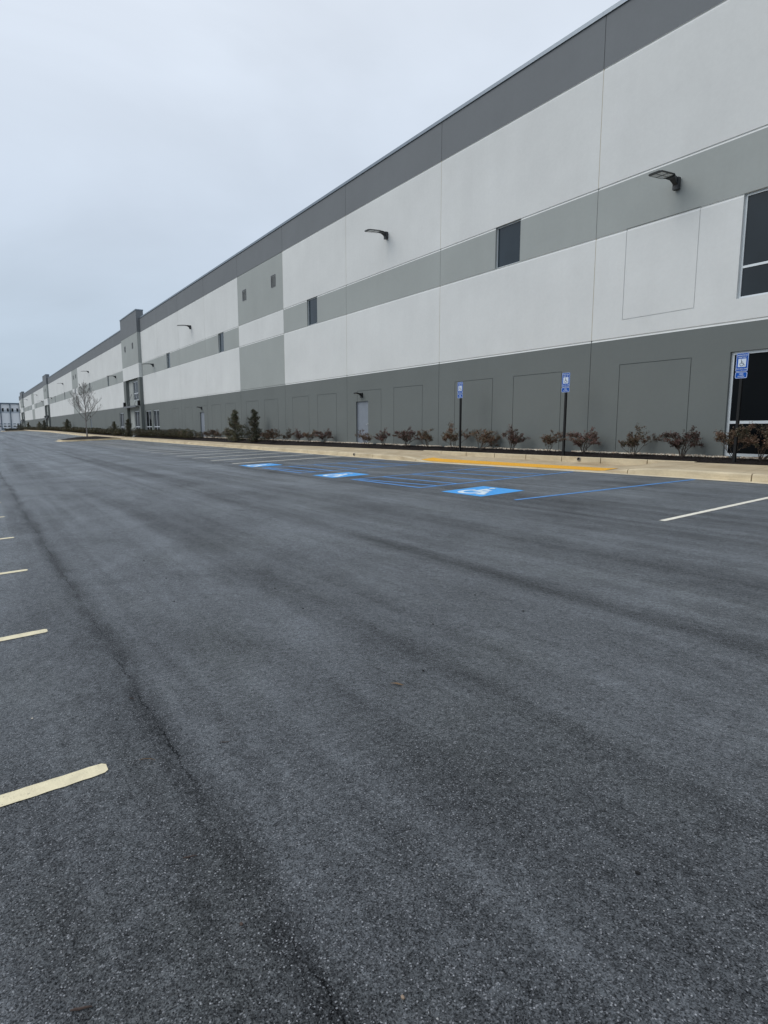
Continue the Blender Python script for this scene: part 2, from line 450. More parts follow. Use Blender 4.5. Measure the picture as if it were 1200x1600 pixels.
for X in frange(-10.6, -17.85, .12):
    for Y in (14.52, 14.64, 14.76, 14.88):
        z = lerp(kerb_top(X), walk_back(X), (Y - 14.5) / 1.4) + .012
        yw.box(X - .014, X + .014, Y - .014, Y + .014, z - .002, z + .005, M['yellow'])
tag(yw.build('tactile_paving'), 'yellow tactile warning strip along the dropped kerb', 'paving', kind='structure')
rk = MB()
redge = [-8.7, -10.08, -11.636, -13.126, -14.68, -16.216, -17.762, -19.3, -20.5]
def rk_top(X): return back(X) + .012
for ja, jb in zip(redge, redge[1:]):
    xx = frange(ja - .016, jb + .016, .3)
    P = lambda X: [(15.905, walk_back(X) - .04), (15.91, rk_top(X) - .015), (15.925, rk_top(X)), (16.06, rk_top(X)), (16.07, rk_top(X) - .1)]
    strip(rk, xx, P, M['conc'])
    for X in (xx[0], xx[-1]): rk.face([(X, y, z) for y, z in P(X)], M['conc'])
tag(rk.build('retaining_kerb'), 'low concrete retaining kerb behind the yellow ramp strip', 'kerb', kind='structure')

# mulch beds
rnd = random.Random(5)
def bed_z(X, Y):
    t = (Y - 16.0) / 1.2
    wall_z = .955 + rise(X)
    b = back(X)
    z = lerp(b - .01, wall_z - .015, min(1, max(0, t)) ** .8) + .035 * math.sin(PI * min(1, max(0, t)))
    return z + .018 * noise.noise(Vector((X * 2.2, Y * 3.1, 0))) + .012 * noise.noise(Vector((X * 9, Y * 9, 3)))
mu = MB()
beds = [(24, -77.6), (-84.2, -179.0), (-188, -268), (-280, -294)]
for a0, a1 in beds:
    st = .2 if a0 > 0 else 2.0
    xx = frange(a0, a1, st)
    strip(mu, xx, lambda X: [(15.96 + .03 * noise.noise(Vector((X * 2, 0, 0))) + (.09 if -20.3 < X < -9 else 0), back(X) - .03)] + [(Y, bed_z(X, Y)) for Y in (16.06, 16.2, 16.4, 16.6, 16.8, 17.0, 17.19)], M['mulch'])
for _ in range(9000):
    X = -5 - 60 * rnd.random() ** 1.3; Y = 16.0 + rnd.random() * .95
    if -20.3 < X < -9: Y = max(Y, 16.08)
    z = bed_z(X, Y) + .004; s = rnd.uniform(.012, .04)
    T = Matrix.Translation((X, Y, z)) @ Matrix.Rotation(rnd.uniform(0, PI), 4, 'Z') @ Matrix.Rotation(rnd.uniform(-.6, .6), 4, 'X')
    mu.face([T @ Vector(q) for q in ((-s, -s * .3, 0), (s, -s * .25, .004), (s * .8, s * .3, 0), (-s, s * .2, .004))], M['chip'])
tag(mu.build('mulch_bed'), 'dark bark mulch bed along the foot of the warehouse', 'mulch', kind='stuff')
gv = MB()
phi = (1 + 5 ** .5) / 2
ICO = [Vector(v).normalized() for v in ((-1, phi, 0), (1, phi, 0), (-1, -phi, 0), (1, -phi, 0), (0, -1, phi), (0, 1, phi), (0, -1, -phi), (0, 1, -phi), (phi, 0, -1), (phi, 0, 1), (-phi, 0, -1), (-phi, 0, 1))]
ICF = ((0, 11, 5), (0, 5, 1), (0, 1, 7), (0, 7, 10), (0, 10, 11), (1, 5, 9), (5, 11, 4), (11, 10, 2), (10, 7, 6), (7, 1, 8), (3, 9, 4), (3, 4, 2), (3, 2, 6), (3, 6, 8), (3, 8, 9), (4, 9, 5), (2, 4, 11), (6, 2, 10), (8, 6, 7), (9, 8, 1))
def rock(mb, c, s, m, rd):
    k = len(mb.v); q = Matrix.Rotation(rd.uniform(0, 6), 3, 'Z') @ Matrix.Rotation(rd.uniform(0, 6), 3, 'X')
    sx, sy, sz = s
    for v in ICO:
        u = q @ v; j = rd.uniform(.85, 1.12)
        mb.v.append((c[0] + u.x * sx * j, c[1] + u.y * sy * j, c[2] + u.z * sz * j))
    for f in ICF: mb.f.append(tuple(k + i for i in f)); mb.m.append(mb.mi(m))
for _ in range(4600):
    X = -6 - 55 * rnd.random() ** 1.25
    if noise.noise(Vector((X * .9, 0, 9))) < -.30: continue
    Y = 17.19 - abs(rnd.gauss(0, .10)); s = rnd.uniform(.022, .052)
    rock(gv, (X, Y, bed_z(X, Y) + s * .35), (s * 1.2, s, s * .75), M['stone'], rnd)
tag(gv.build('river_gravel', smooth=True), 'strip of tan river stones against the wall base', 'gravel', kind='stuff')

# ------------------------------------------------------------------ painted markings
LZ = .0045
def line(mb, p0, p1, wdt, m, off=LZ, rag=.004, rounded=False):
    p0 = Vector(p0); p1 = Vector(p1); L = (p1 - p0).length; t = (p1 - p0) / L; n = Vector((-t.y, t.x))
    k = max(2, int(L / .04)) if abs(p0.x) < 20 else max(2, int(L / .6))
    rows = []
    for i in range(k + 1):
        c = p0 + t * (L * i / k); h = wdt / 2
        if rounded and i == 0: h = wdt * .30
        if rounded and i == 1: c = p0 + t * .018; h = wdt * .45
        a_ = c + n * (h + rag * noise.noise(Vector((c.x * 9, c.y * 14, 1)))); b_ = c - n * (h + rag * noise.noise(Vector((c.x * 9, c.y * 14, 7))))
        rows.append((a_, b_))
    for (a0, b0), (a1, b1) in zip(rows, rows[1:]):
        mb.face([(q.x, q.y, zg(q.x, q.y) + off) for q in (a0, b0, b1, a1)], m)
ln = MB()
for i, X in enumerate([-.5, -3.2, -5.79, -8.48, -11.18, -13.95] + [-16.73 - 2.78 * k for k in range(34)]):
    pass
    line(ln, (X, .43 + .02 * math.sin(i * 2.3)), (X, -5.1), .108, M['cream'], rounded=True, rag=.007)
tag(ln.build('left_stall_lines'), 'cream stall lines down the left of the aisle', 'road marking', kind='structure')
ln = MB()
line(ln, (-5.16, 8.62), (-5.16, 13.95), .10, M['wline'])
for i in range(3): line(ln, (-2.4 + 2.75 * i, 8.62), (-2.4 + 2.75 * i, 13.95), .10, M['wline'])
X = -24.15
while X > -70.5:
    line(ln, (X, 8.8), (X, 13.95), .16, M['wline']); X -= 2.74
X = -84.5
while X > -160:
    line(ln, (X, 8.8), (X, 13.95), .12, M['wline']); X -= 2.74
tag(ln.build('white_stall_lines'), 'white stall lines in front of the warehouse kerb', 'road marking', kind='structure')
ln = MB()
line(ln, (-8.33, 8.72), (-7.28, 13.95), .10, M['blue']) if False else line(ln, (-8.32, 8.75), (-7.6, 13.95), .10, M['blue'])
def aisle(xr, xl):
    line(ln, (xr, 8.78), (xr + .35, 13.95), .10, M['blue'])
    line(ln, (xl, 8.72), (xl + .35, 13.95), .10, M['blue'])
    line(ln, (xr + .05, 8.78), (xl - .05, 8.78), .10, M['blue'], LZ + .001)
    for k, (ya, yb) in enumerate(((8.92, 9.30), (9.75, 9.9), (10.75, 10.85), (11.75, 11.9), (12.7, 12.88))):
        line(ln, (xl + .07 * (ya - 8.7) + .06, ya), (xr + .07 * (yb - 8.7) - .06, yb), .10, M['blue'], LZ + .001)
aisle(-11.42, -14.55); aisle(-17.75, -20.85)
tag(ln.build('blue_aisle_lines'), 'blue hatched access aisle lines beside the accessible stalls', 'road marking', kind='structure')

def isa_strokes():
    """wheelchair symbol in a unit square: list of (polyline, half width)"""
    arc = lambda c, r, a0, a1, n: [(c[0] + r * math.cos(R(a0 + (a1 - a0) * i / n)), c[1] + r * math.sin(R(a0 + (a1 - a0) * i / n))) for i in range(n + 1)]
    return [([(.40, .76), (.43, .44), (.66, .44), (.77, .20), (.87, .24)], .035),
            ([(.42, .61), (.62, .60)], .028),
            (arc((.44, .33), .21, 122, 352, 18), .030)]
def stroke_mesh(mb, pts, hw, m, fn):
    P = [Vector(p) for p in pts]; L = []
    for i, p in enumerate(P):
        if i == 0: t = (P[1] - p).normalized(); nn = Vector((-t.y, t.x)); s = 1
        elif i == len(P) - 1: t = (p - P[i - 1]).normalized(); nn = Vector((-t.y, t.x)); s = 1
        else:
            t0 = (p - P[i - 1]).normalized(); t1 = (P[i + 1] - p).normalized()
            nn = (Vector((-t0.y, t0.x)) + Vector((-t1.y, t1.x))).normalized(); s = 1 / max(.5, nn.dot(Vector((-t0.y, t0.x))))
        L.append((p + nn * hw * s, p - nn * hw * s))
    for (a, b), (c, d_) in zip(L, L[1:]): mb.face([fn(*a), fn(*b), fn(*d_), fn(*c)], m)
def isa(mb, m, fn0, step, fat=1.0):
    for k, (pts, hw) in enumerate(isa_strokes()):
        stroke_mesh(mb, pts, hw * fat, m, lambda u, v, k=k: fn0(u, v, step * (k + 1)))
    mb.face([fn0(.395 + .062 * math.cos(2 * PI * i / 14), .86 + .062 * math.sin(2 * PI * i / 14), step * 5) for i in range(14)], m)
sy = MB()
for X0 in (-10.47, -16.72, -22.95):
    S = 1.30
    n = 6
    for i in range(n):
        for j in range(n):
            q = [(X0 + S * (i + a_) / n, 8.64 + S * (j + b_) / n) for a_, b_ in ((0, 0), (1, 0), (1, 1), (0, 1))]
            sy.face([(x_, y_, zg(x_, y_) + LZ) for x_, y_ in q], M['bluesq'])
    isa(sy, M['wsym'], lambda u, v, o: (X0 + .02 + S * .96 * u, 8.66 + S * .96 * v, zg(X0 + S * u, 8.64 + S * v) + LZ + .002 + o), .0006, 1.75)
tag(sy.build('wheelchair_markings'), 'blue squares with white wheelchair symbols painted on the stalls', 'road marking', kind='structure')

# ------------------------------------------------------------------ warehouse
ZP, ZA, ZB, ZC, ZD, ZW = 14.36, 12.845, 9.335, 7.82, 4.605, 0.5
YW = 17.2
wh = empty('warehouse', (-130, YW, .9), 'long grey and white banded concrete warehouse with dark parapet along the lot', 'warehouse')
WO = Vector((-130, YW, .9))
def part(mb, name, parent=wh, **k):
    o = mb.build(name, None, **k)
    if parent is not None:
        o.parent = parent
        o.matrix_parent_inverse = Matrix.Translation(-WO)
    return o
wh_inv = Matrix.Translation(-WO)
def sub(mb, name, parent, **k):       # sub-part of a part built in world coordinates
    o = mb.build(name, None, **k); o.parent = parent; return o

def wall_mesh(mb, xa, xb, yw, zones, grooves=(), openings=(), reveals=(), thick=.05, seal=None):
    """xa > xb. zones [(z0,z1,mat)]; grooves [z top]; openings/reveals [(xmin,xmax,z0,z1,depth)]"""
    X = {xa, xb}; Z = set(); off = {}
    for z0, z1, m in zones: Z |= {z0, z1}
    for zg_ in grooves:
        for dz, o in ((0, 0), (-.010, .024), (-.030, .024), (-.075, 0)):
            Z.add(round(zg_ + dz, 4)); off[round(zg_ + dz, 4)] = o
    for a0, a1, z0, z1, dp in openings: X |= {a0, a1}; Z |= {z0, z1}
    hw = .011
    for a0, a1, z0, z1 in reveals:
        X |= {a0 - hw, a0 + hw, a1 - hw, a1 + hw}; Z |= {z1 - hw, z1 + hw, z0 - hw, z0 + hw}
    zmin = min(z[0] for z in zones); zmax = max(z[1] for z in zones)
    X = sorted(x_ for x_ in X if xb - 1e-6 <= x_ <= xa + 1e-6); Z = sorted(z for z in Z if zmin - 1e-6 <= z <= zmax + 1e-6)
    # interpolate profile offset on nodes
    def po(z):
        for zg_ in grooves:
            if zg_ - .075 < z < zg_:
                d_ = zg_ - z
                return interp(-d_, [(-.075, 0), (-.030, .024), (-.010, .024), (0, 0)])
        return 0
    def zm(z):
        for zg_ in grooves:
            if zg_ - .075 < z < zg_: z = zg_ + .001 if (zg_ != grooves[-1] or True) and below_white(zg_) else zg_ - .08; break
        for z0, z1, m in zones:
            if z0 <= z <= z1: return m
        return zones[-1][2]
    def below_white(zg_):      # bevel takes the paler of the two paints
        up = lo = None
        for z0, z1, m in zones:
            if abs(z0 - zg_) < 1e-4: up = m
            if abs(z1 - zg_) < 1e-4: lo = m
        rank = {'white_wall_paint': 3, 'light_grey_paint': 2}
        return rank.get(up.name if up else '', 1) >= rank.get(lo.name if lo else '', 1)
    def state(i, j):
        cx = (X[i] + X[i + 1]) / 2; cz = (Z[j] + Z[j + 1]) / 2
        for a0, a1, z0, z1, dp in openings:
            if a0 < cx < a1 and z0 < cz < z1: return None
        for a0, a1, z0, z1 in reveals:
            if a0 - hw < cx < a1 + hw and z0 - hw < cz < z1 + hw and not (a0 + hw < cx < a1 - hw and z0 + hw < cz < z1 - hw): return .018
        return 0.
    nx, nz_ = len(X) - 1, len(Z) - 1
    S = [[state(i, j) for j in range(nz_)] for i in range(nx)]
    for i in range(nx):
        for j in range(nz_):
            s_ = S[i][j]
            if s_ is None: continue
            m = zm((Z[j] + Z[j + 1]) / 2)
            y0 = yw + s_ + po(Z[j]); y1 = yw + s_ + po(Z[j + 1])
            mb.face([(X[i], y0, Z[j]), (X[i + 1], y0, Z[j]), (X[i + 1], y1, Z[j + 1]), (X[i], y1, Z[j + 1])], m)
            if i + 1 < nx and S[i + 1][j] is not None and S[i + 1][j] != s_:
                t_ = S[i + 1][j]; xx = X[i + 1]
                mb.face([(xx, yw + s_ + po(Z[j]), Z[j]), (xx, yw + t_ + po(Z[j]), Z[j]), (xx, yw + t_ + po(Z[j + 1]), Z[j + 1]), (xx, yw + s_ + po(Z[j + 1]), Z[j + 1])], m)
            if j + 1 < nz_ and S[i][j + 1] is not None and S[i][j + 1] != s_:
                t_ = S[i][j + 1]; zz = Z[j + 1]
                mb.face([(X[i], yw + s_ + po(zz), zz), (X[i + 1], yw + s_ + po(zz), zz), (X[i + 1], yw + t_ + po(zz), zz), (X[i], yw + t_ + po(zz), zz)], m)
    # edges of the panel
    for xx in (xa, xb):
        for j in range(nz_):
            m = zm((Z[j] + Z[j + 1]) / 2)
            mb.face([(xx, yw + po(Z[j]), Z[j]), (xx, yw + thick, Z[j]), (xx, yw + thick, Z[j + 1]), (xx, yw + po(Z[j + 1]), Z[j + 1])], m)
    # jambs, head and sill of the openings
    for a0, a1, z0, z1, dp in openings:
        m = zm(z0 + .2) if z0 < ZD else zm(z0 + .2)
        mj = zm((z0 + z1) / 2)
        mb.face([(a0, yw, z0), (a0, yw + dp, z0), (a0, yw + dp, z1), (a0, yw, z1)], mj)
        mb.face([(a1, yw, z0), (a1, yw + dp, z0), (a1, yw + dp, z1), (a1, yw, z1)], mj)
        mb.face([(a0, yw, z1), (a1, yw, z1), (a1, yw + dp, z1), (a0, yw + dp, z1)], mj)
        mb.face([(a0, yw, z0), (a1, yw, z0), (a1, yw + dp, z0), (a0, yw + dp, z0)], zm(z0 - .02) if z0 - .02 > zmin else mj)
    if seal:
        for z0, z1, m in zones:
            ms = M['seal'] if m is M['white'] else M['seall'] if m is M['light'] else M['seald']
            mb.face([(xb - .028, yw + .006, z0), (xb + .004, yw + .006, z0), (xb + .004, yw + .006, z1), (xb - .028, yw + .006, z1)], ms)

STD = [(ZW, ZD, M['mid']), (ZD, ZC, M['white']), (ZC, ZB, M['light']), (ZB, ZA, M['white']), (ZA, ZP, M['cap'])]
ACC = [(ZW, ZD, M['mid']), (ZD, ZC, M['light']), (ZC, ZB, M['white']), (ZB, ZA, M['light']), (ZA, ZP, M['cap'])]
GR = (ZA, ZB, ZC, ZD)

def window_part(x0, x1, z0, z1, y, gm, fm, bars_z=(), bars_x=(), fw=.06, name='window'):
    """frame mesh with a glass sub-part; x0<x1; y is the plane of the frame face"""
    mb = MB(); e = .001
    mb.box(x0 + e, x0 + fw, y, y + .05, z0 + e, z1 - e, fm); mb.box(x1 - fw, x1 - e, y, y + .05, z0 + e, z1 - e, fm)
    mb.box(x0 + fw, x1 - fw, y, y + .05, z1 - fw, z1 - e, fm); mb.box(x0 + fw, x1 - fw, y, y + .05, z0 + e, z0 + fw, fm)
    for z in bars_z: mb.box(x0 + fw, x1 - fw, y + .003, y + .045, z - fw / 2, z + fw / 2, fm)
    zz = [z0 + fw] + [q for z in sorted(bars_z) for q in (z - fw / 2, z + fw / 2)] + [z1 - fw]
    for xb_ in bars_x:
        for k in range(0, len(zz), 2): mb.box(xb_ - fw / 2, xb_ + fw / 2, y + .003, y + .045, zz[k], zz[k + 1], fm)
    o = part(mb, name)
    gl = MB(); gl.face([(x0 + .02, y + .028, z0 + .02), (x1 - .02, y + .028, z0 + .02), (x1 - .02, y + .028, z1 - .02), (x0 + .02, y + .028, z1 - .02)], gm)
    sub(gl, 'glass', o)
    return o
def door_part(x0, x1, z0, z1, y, mb_col=M['doorp']):
    f = MB(); fw = .05
    f.box(x0 + .001, x0 + fw, y, y + .06, z0, z1, mb_col); f.box(x1 - fw, x1 - .001, y, y + .06, z0, z1, mb_col); f.box(x0 + fw, x1 - fw, y, y + .06, z1 - fw, z1 - .001, mb_col)
    f.box(x0 + fw, x1 - fw, y + .02, y + .05, z0 + .01, z1 - fw, mb_col)
    f.box(x0 + .02, x1 - .02, y - .05, y + .04, z0 - .03, z0 + .008, M['steel'])
    o = part(f, 'door')
    h = MB(); zc = z0 + 1.02; xh = x1 - .14
    h.box(xh - .03, xh + .03, y + .005, y + .0195, zc - .06, zc + .06, M['steel'])
    h.box(xh - .012, xh + .012, y - .035, y + .005, zc - .012, zc + .012, M['steel'])
    h.box(xh - .12, xh + .012, y - .05, y - .035, zc - .012, zc + .012, M['steel'])
    sub(h, 'handle', o)
    return o
def vent_part(x0, x1, z0, z1, y=YW):
    v = MB(); fw = .05
    v.box(x0, x0 + fw, y - .03, y + .01, z0, z1, M['louvre']); v.box(x1 - fw, x1, y - .03, y + .01, z0, z1, M['louvre'])
    v.box(x0 + fw, x1 - fw, y - .03, y + .01, z1 - fw, z1, M['louvre']); v.box(x0 + fw, x1 - fw, y - .03, y + .01, z0, z0 + fw, M['louvre'])
    n = int((z1 - z0 - 2 * fw) / .065)
    for i in range(n):
        z = z0 + fw + .065 * (i + .5)
        T = Matrix.Translation(((x0 + x1) / 2, y - .008, z)) @ Matrix.Rotation(R(-38), 4, 'X')
        h = (x1 - x0) / 2 - fw
        v.box(-h, h, -.024, .018, -.003, .003, M['louvre'], T)
    part(v, 'vent')

def upper_win(xc, hw_=.64): return (xc - hw_, xc + hw_, ZC - .0, ZB, .13)
P0 = -13.16; SP = 7.92
G = .012
panels = []   # (xa, xb, zones, openings, reveals)
door_z = (.93, 3.15)
for n in range(-5, 8):
    xa, xb = P0 - SP * n, P0 - SP * (n + 1)
    op = []; rv = []
    L = xb
    if n == -1:
        op = [(-8.60, -6.25, 5.165, ZC - .001, .14), (-8.64, -6.25, .985, 3.79, .14)]
        rv = [(-12.04, -9.75, 5.115, ZC), (-12.04, -9.72, ZW, 3.735)]
    elif n < -1: rv = [(L + 1.05, L + 3.33, ZW, 3.70), (L + 4.47, L + 6.74, ZW, 3.70)]
    else:
        if n in (0, 2, 4, 6): op.append(upper_win(L + SP / 2))
        rv = [(L + 1.08, L + 3.35, ZW, 3.69), (L + 4.47, L + 6.74, ZW, 3.69)]
        if n == 1: op.append((-28.06, -26.86, *door_z, .12))
        if n == 5: op.append((-55.0, -53.8, *door_z, .12)); rv = [(-59.6, -57.3, ZW, 3.69), (-55.3, -53.0, ZW, 3.69)]
        if n == 7: op += [(-75.7, -72.9, .95, 3.76, .12), (-72.1, -69.4, .95, 3.76, .12)]; rv = []
        if n == 6: rv = [(L + 4.47, L + 6.74, ZW, 3.69)]
    panels.append((xa, xb, ACC if n == 3 else STD, op, rv))
LE = [-85.2, -93.3, -101.7, -110.1, -118.9, -127.6, -135.4, -143.8, -152.2, -160.7, -169.6, -179.2]
wn = {-93.3: -97.6, -110.1: -114.3, -127.6: -131.2, -143.8: -147.7, -160.7: -165.8, -188.0: -195.4, -215.0: -217.0, -232.8: -236., -242: -249.2}
for a_, b_ in zip(LE, LE[1:]):
    op = [upper_win(wn[a_], .55)] if a_ in wn else []
    rv = []
    if a_ == -85.2: op += [(-90.7, -88.1, .95, 3.8, .12)]
    if a_ == -110.1: op.append((-115.9, -114.7, door_z[0] + .1, door_z[1] + .1, .12))
    panels.append((a_, b_, ACC if a_ == -127.6 else STD, op, rv))
LE2 = [-188., -197, -206, -215., -223.5, -232.8, -242, -251, -260, -268.5]
for a_, b_ in zip(LE2, LE2[1:]):
    panels.append((a_, b_, ACC if a_ == -223.5 else STD, [upper_win(wn[a_], .55)] if a_ in wn else [], []))
panels.append((-280.0, -293.5, STD, [], []))
for xa, xb, zones, op, rv in panels:
    mb = MB(); wall_mesh(mb, xa - G, xb + G, YW, zones, GR, op, rv, seal=True)
    part(mb, 'wall_panel')
    for (x0, x1, z0, z1, dp) in op:
        if x1 - x0 < 1.25 and z0 < 2: door_part(x0, x1, z0, z1, YW + .07)
        elif z0 > 7: window_part(x0, x1, z0, z1, YW + .085, M['glass_up'], M['frame'], fw=.045)
        elif z0 > 4: window_part(x0, x1, z0, z1, YW + .085, M['glass'], M['frame'], bars_z=(5.98,), bars_x=(-7.42,), fw=.06)
        elif x0 > -20: window_part(x0, x1, z0, z1, YW + .085, M['glass_low'], M['frame'], bars_z=(1.905,), fw=.075)
        else: window_part(x0, x1, z0, z1, YW + .07, M['glass_low'], M['frame_far'], bars_z=(1.9,), bars_x=((x0 + x1) / 2,), fw=.09)
for xv in (-38.70, -43.82): vent_part(xv, xv + .68, 10.96, 11.70)
for xv in (-130.2, -133.4): vent_part(xv, xv + .68, 11.1, 11.84)

# coping along the parapet
for a_, b_ in ((26.4, -76.3), (-85.3, -179.2), (-188, -268.5), (-280, -293.6)):
    mb = MB(); x_ = a_
    while x_ > b_ + .01:
        x2 = max(b_, x_ - 3.05)
        mb.box(x2 + .002, x_ - .002, YW - .045, YW + .35, ZP - .0005, ZP + .13, M['coping'])
        x_ = x2
    part(mb, 'coping')
# roof and body behind the panels
mb = MB()
mb.box(-293.4, 26.4, YW + .32, YW + 110, ZW, ZP - .35, M['roof'])
mb.box(-293.4, 26.4, YW + .16, YW + .315, ZD + .3, ZP - .01, M['cap'])
part(mb, 'roof')
mb = MB(); mb.box(-293.5, -293.42, YW + .05, YW + 110, ZW, ZP, M['white']); part(mb, 'end_wall')

def tower(xr, xl):
    yf = YW - .37; zt = 15.30
    zc = ZC - .12
    cr, cl = xr - .95, xl + 1.35
    mb = MB()
    zones = [(ZW, zc, M['mid']), (zc, ZB, M['white']), (ZB, ZA, M['light']), (ZA, zt, M['cap'])]
    # face with tall portal
    wall_mesh(mb, xr, xl, yf, zones, (ZA, ZB), [(cl, cr, ZW, zc, .36)], [], thick=.365)
    mb.face([(xl, yf, zt), (xr, yf, zt), (xr, yf + .8, zt), (xl, yf + .8, zt)], M['cap'])
    for xx in (xr, xl): mb.face([(xx, yf + .36, ZP - .2), (xx, yf + .8, ZP - .2), (xx, yf + .8, zt), (xx, yf + .36, zt)], M['cap'])
    part(mb, 'tower_panel')
    mb = MB(); mb.box(xl - .03, xr + .03, yf - .04, yf + .83, zt + .001, zt + .12, M['coping']); part(mb, 'coping')
    # recessed wall
    x0, x1 = xr - 5.3, xr - 1.6
    mb = MB()
    wall_mesh(mb, xr - .01, xl + .01, YW + .0, [(ZW, zc + .01, M['light'])], (), [(x0, x1, 5.15, zc - .25, .12), (x0, x1, .95, 3.85, .12)], [])
    part(mb, 'wall_panel')
    window_part(x0, x1, 5.15, zc - .25, YW + .06, M['glass_low'], M['frame_far'], bars_z=(6.0,), bars_x=(x0 + 1.2, x0 + 2.4), fw=.09)
    window_part(x0, x1, .95, 3.85, YW + .06, M['glass_low'], M['frame_far'], bars_z=(1.9,), bars_x=(x0 + 1.2, x0 + 2.4), fw=.09)
    # canopy hung on tie rods
    mb = MB(); mb.box(cl + .05, cr - .05, yf - .35, yf + .3, 4.30, 4.42, M['cap'])
    mb.box(cl + .02, cr - .02, yf - .39, yf - .35, 4.24, 4.46, M['louvre'])
    cp = part(mb, 'canopy')
    for q in (.22, .78):
        xx = lerp(cl, cr, q); t = MB(); t.tube([(xx, yf - .25, 4.42), (xx, YW - .01, 6.0)], .03, M['louvre'], 6); sub(t, 'tie_rod', cp)
    # box lights on the columns
    for xx in (xr - .45, xl + .55):
        mb = MB(); mb.box(xx - .2, xx + .2, yf - .26, yf - .001, 4.42, 5.0, M['black']); mb.box(xx - .14, xx + .14, yf - .27, yf - .26, 4.5, 4.92, M['louvre'])
        part(mb, 'column_light')
    for xv in (xr - 2.9, xl + 1.9):
        vent_part(xv, xv + .6, 11.2, 11.9, yf)
tower(-76.15, -85.2); tower(-179.2, -188.0); tower(-268.5, -280.0)

# ------------------------------------------------------------------ wall lights (top-level things fixed on the wall)
def make_flood():
    root = empty('wall_light', (0, 0, 0), 'x', 'wall light')
    b = MB(); b.box(-.065, .065, -.03, 0, -.16, .15, M['fix'])
    b.box(-.085, .085, -.15, -.03, -.165, .155, M['fix']); b.build('wall_bracket', root)
    h = MB()
    prof = [(-.13, -.07, .14, .06), (-.21, .0, .155, .065), (-.31, .065, .155, .085), (-.42, .09, .135, .13)]   # y, z low, z high, half width
    for (y0, a0, b0, w0), (y1, a1, b1, w1) in zip(prof, prof[1:]):
        h.face([(-w0, y0, a0), (w0, y0, a0), (w1, y1, a1), (-w1, y1, a1)], M['fix']); h.face([(-w0, y0, b0), (w0, y0, b0), (w1, y1, b1), (-w1, y1, b1)], M['fix'])
        for sgn in (-1, 1): h.face([(sgn * w0, y0, a0), (sgn * w0, y0, b0), (sgn * w1, y1, b1), (sgn * w1, y1, a1)], M['fix'])
    h.build('arm', root)
    T = Matrix.Translation((0, -.39, .12)) @ Matrix.Rotation(R(5), 4, 'X')
    hd = MB()
    outline = [(-.14, -.0), (-.205, -.14), (-.21, -.74), (-.14, -.83), (.14, -.83), (.21, -.74), (.205, -.14), (.14, 0)]
    top = [T @ Vector((x_, y_, .006)) for x_, y_ in outline]; mid = [T @ Vector((x_ * .8, y_ * .9 - .03, .026)) for x_, y_ in outline]; bot = [T @ Vector((x_, y_, -.016)) for x_, y_ in outline]
    hd.face(mid, M['fix']); hd.face(list(reversed(bot)), M['fix'])
    for i in range(8):
        j = (i + 1) % 8; hd.face([bot[i], bot[j], top[j], top[i]], M['fix']); hd.face([top[i], top[j], mid[j], mid[i]], M['fix'])
    for k in range(5):
        xx = -.10 + .05 * k; hd.box(xx - .005, xx + .005, -.6, -.12, .02, .042, M['fix'], T)
    ho = hd.build('lamp_head', root)
    for cx in (-.092, .092):
        for cy in (-.28, -.58):
            l = MB(); l.box(cx - .076, cx + .076, cy - .125, cy + .125, -.023, -.017, M['lens'], T); l.build('lens', ho)
    return root
floods = [(-10.45, 8.62, 'black flood light on the grey band above the tall window'),
          (-25.1, 10.86, 'black flood light on the white wall above and left of the wide strip window'),
          (-56.6, 10.80, 'black flood light on white wall left of the grey vented panel'),
          (-70.7, 8.62, 'black flood light on the grey band just right of the nearest tower'),
          (-91.8, 8.78, 'black flood light on the grey band just left of the nearest tower'),
          (-114.5, 11.15, 'small flood light on white wall above the bare tree'),
          (-149., 11.2, 'distant flood light on white wall left of the second grey vented panel'),
          (-172.6, 9.1, 'distant flood light on grey band just right of the middle tower'),
          (-197.5, 9.2, 'distant flood light on grey band just left of the middle tower'),
          (-211., 11.5, 'tiny flood light on white wall right of the narrow grey stripe'),
          (-250., 11.6, 'tiny flood light on white wall left of the narrow grey stripe'),
          (-266., 9.6, 'tiny flood light on grey band beside the farthest tower')]
f0 = make_flood()
for i, (x_, z_, lb) in enumerate(floods):
    o = f0 if i == 0 else copy_tree(f0)
    o.location = (x_, YW - .001, z_); o['label'] = lb; o['group'] = 'flood lights along the warehouse wall'
def make_doorlight():
    root = empty('door_light', (0, 0, 0), 'x', 'wall light')
    b = MB(); b.box(-.09, .09, -.06, 0, -.12, .12, M['black']); b.tube([(0, -.05, 0), (0, -.16, .03)], .035, M['black'], 8); b.build('wall_bracket', root)
    h = MB(); T = Matrix.Translation((0, -.14, .06)) @ Matrix.Rotation(R(-8), 4, 'X')
    h.box(-.13, .13, -.30, 0, -.03, .03, M['black'], T); h.box(-.09, .09, -.27, -.05, -.036, -.031, M['lens'], T); h.build('lamp_head', root)
    return root
d0 = make_doorlight()
for i, (x_, z_, lb) in enumerate(((-27.45, 3.46, 'small black light above the nearest grey door'), (-54.4, 3.50, 'small black light above the second grey door behind the shrubs'), (-115.4, 3.75, 'small dark light above the far door beyond the bare tree'))):
    o = d0 if i == 0 else copy_tree(d0)
    o.location = (x_, YW - .001, z_); o['label'] = lb; o['group'] = 'lights above the service doors'

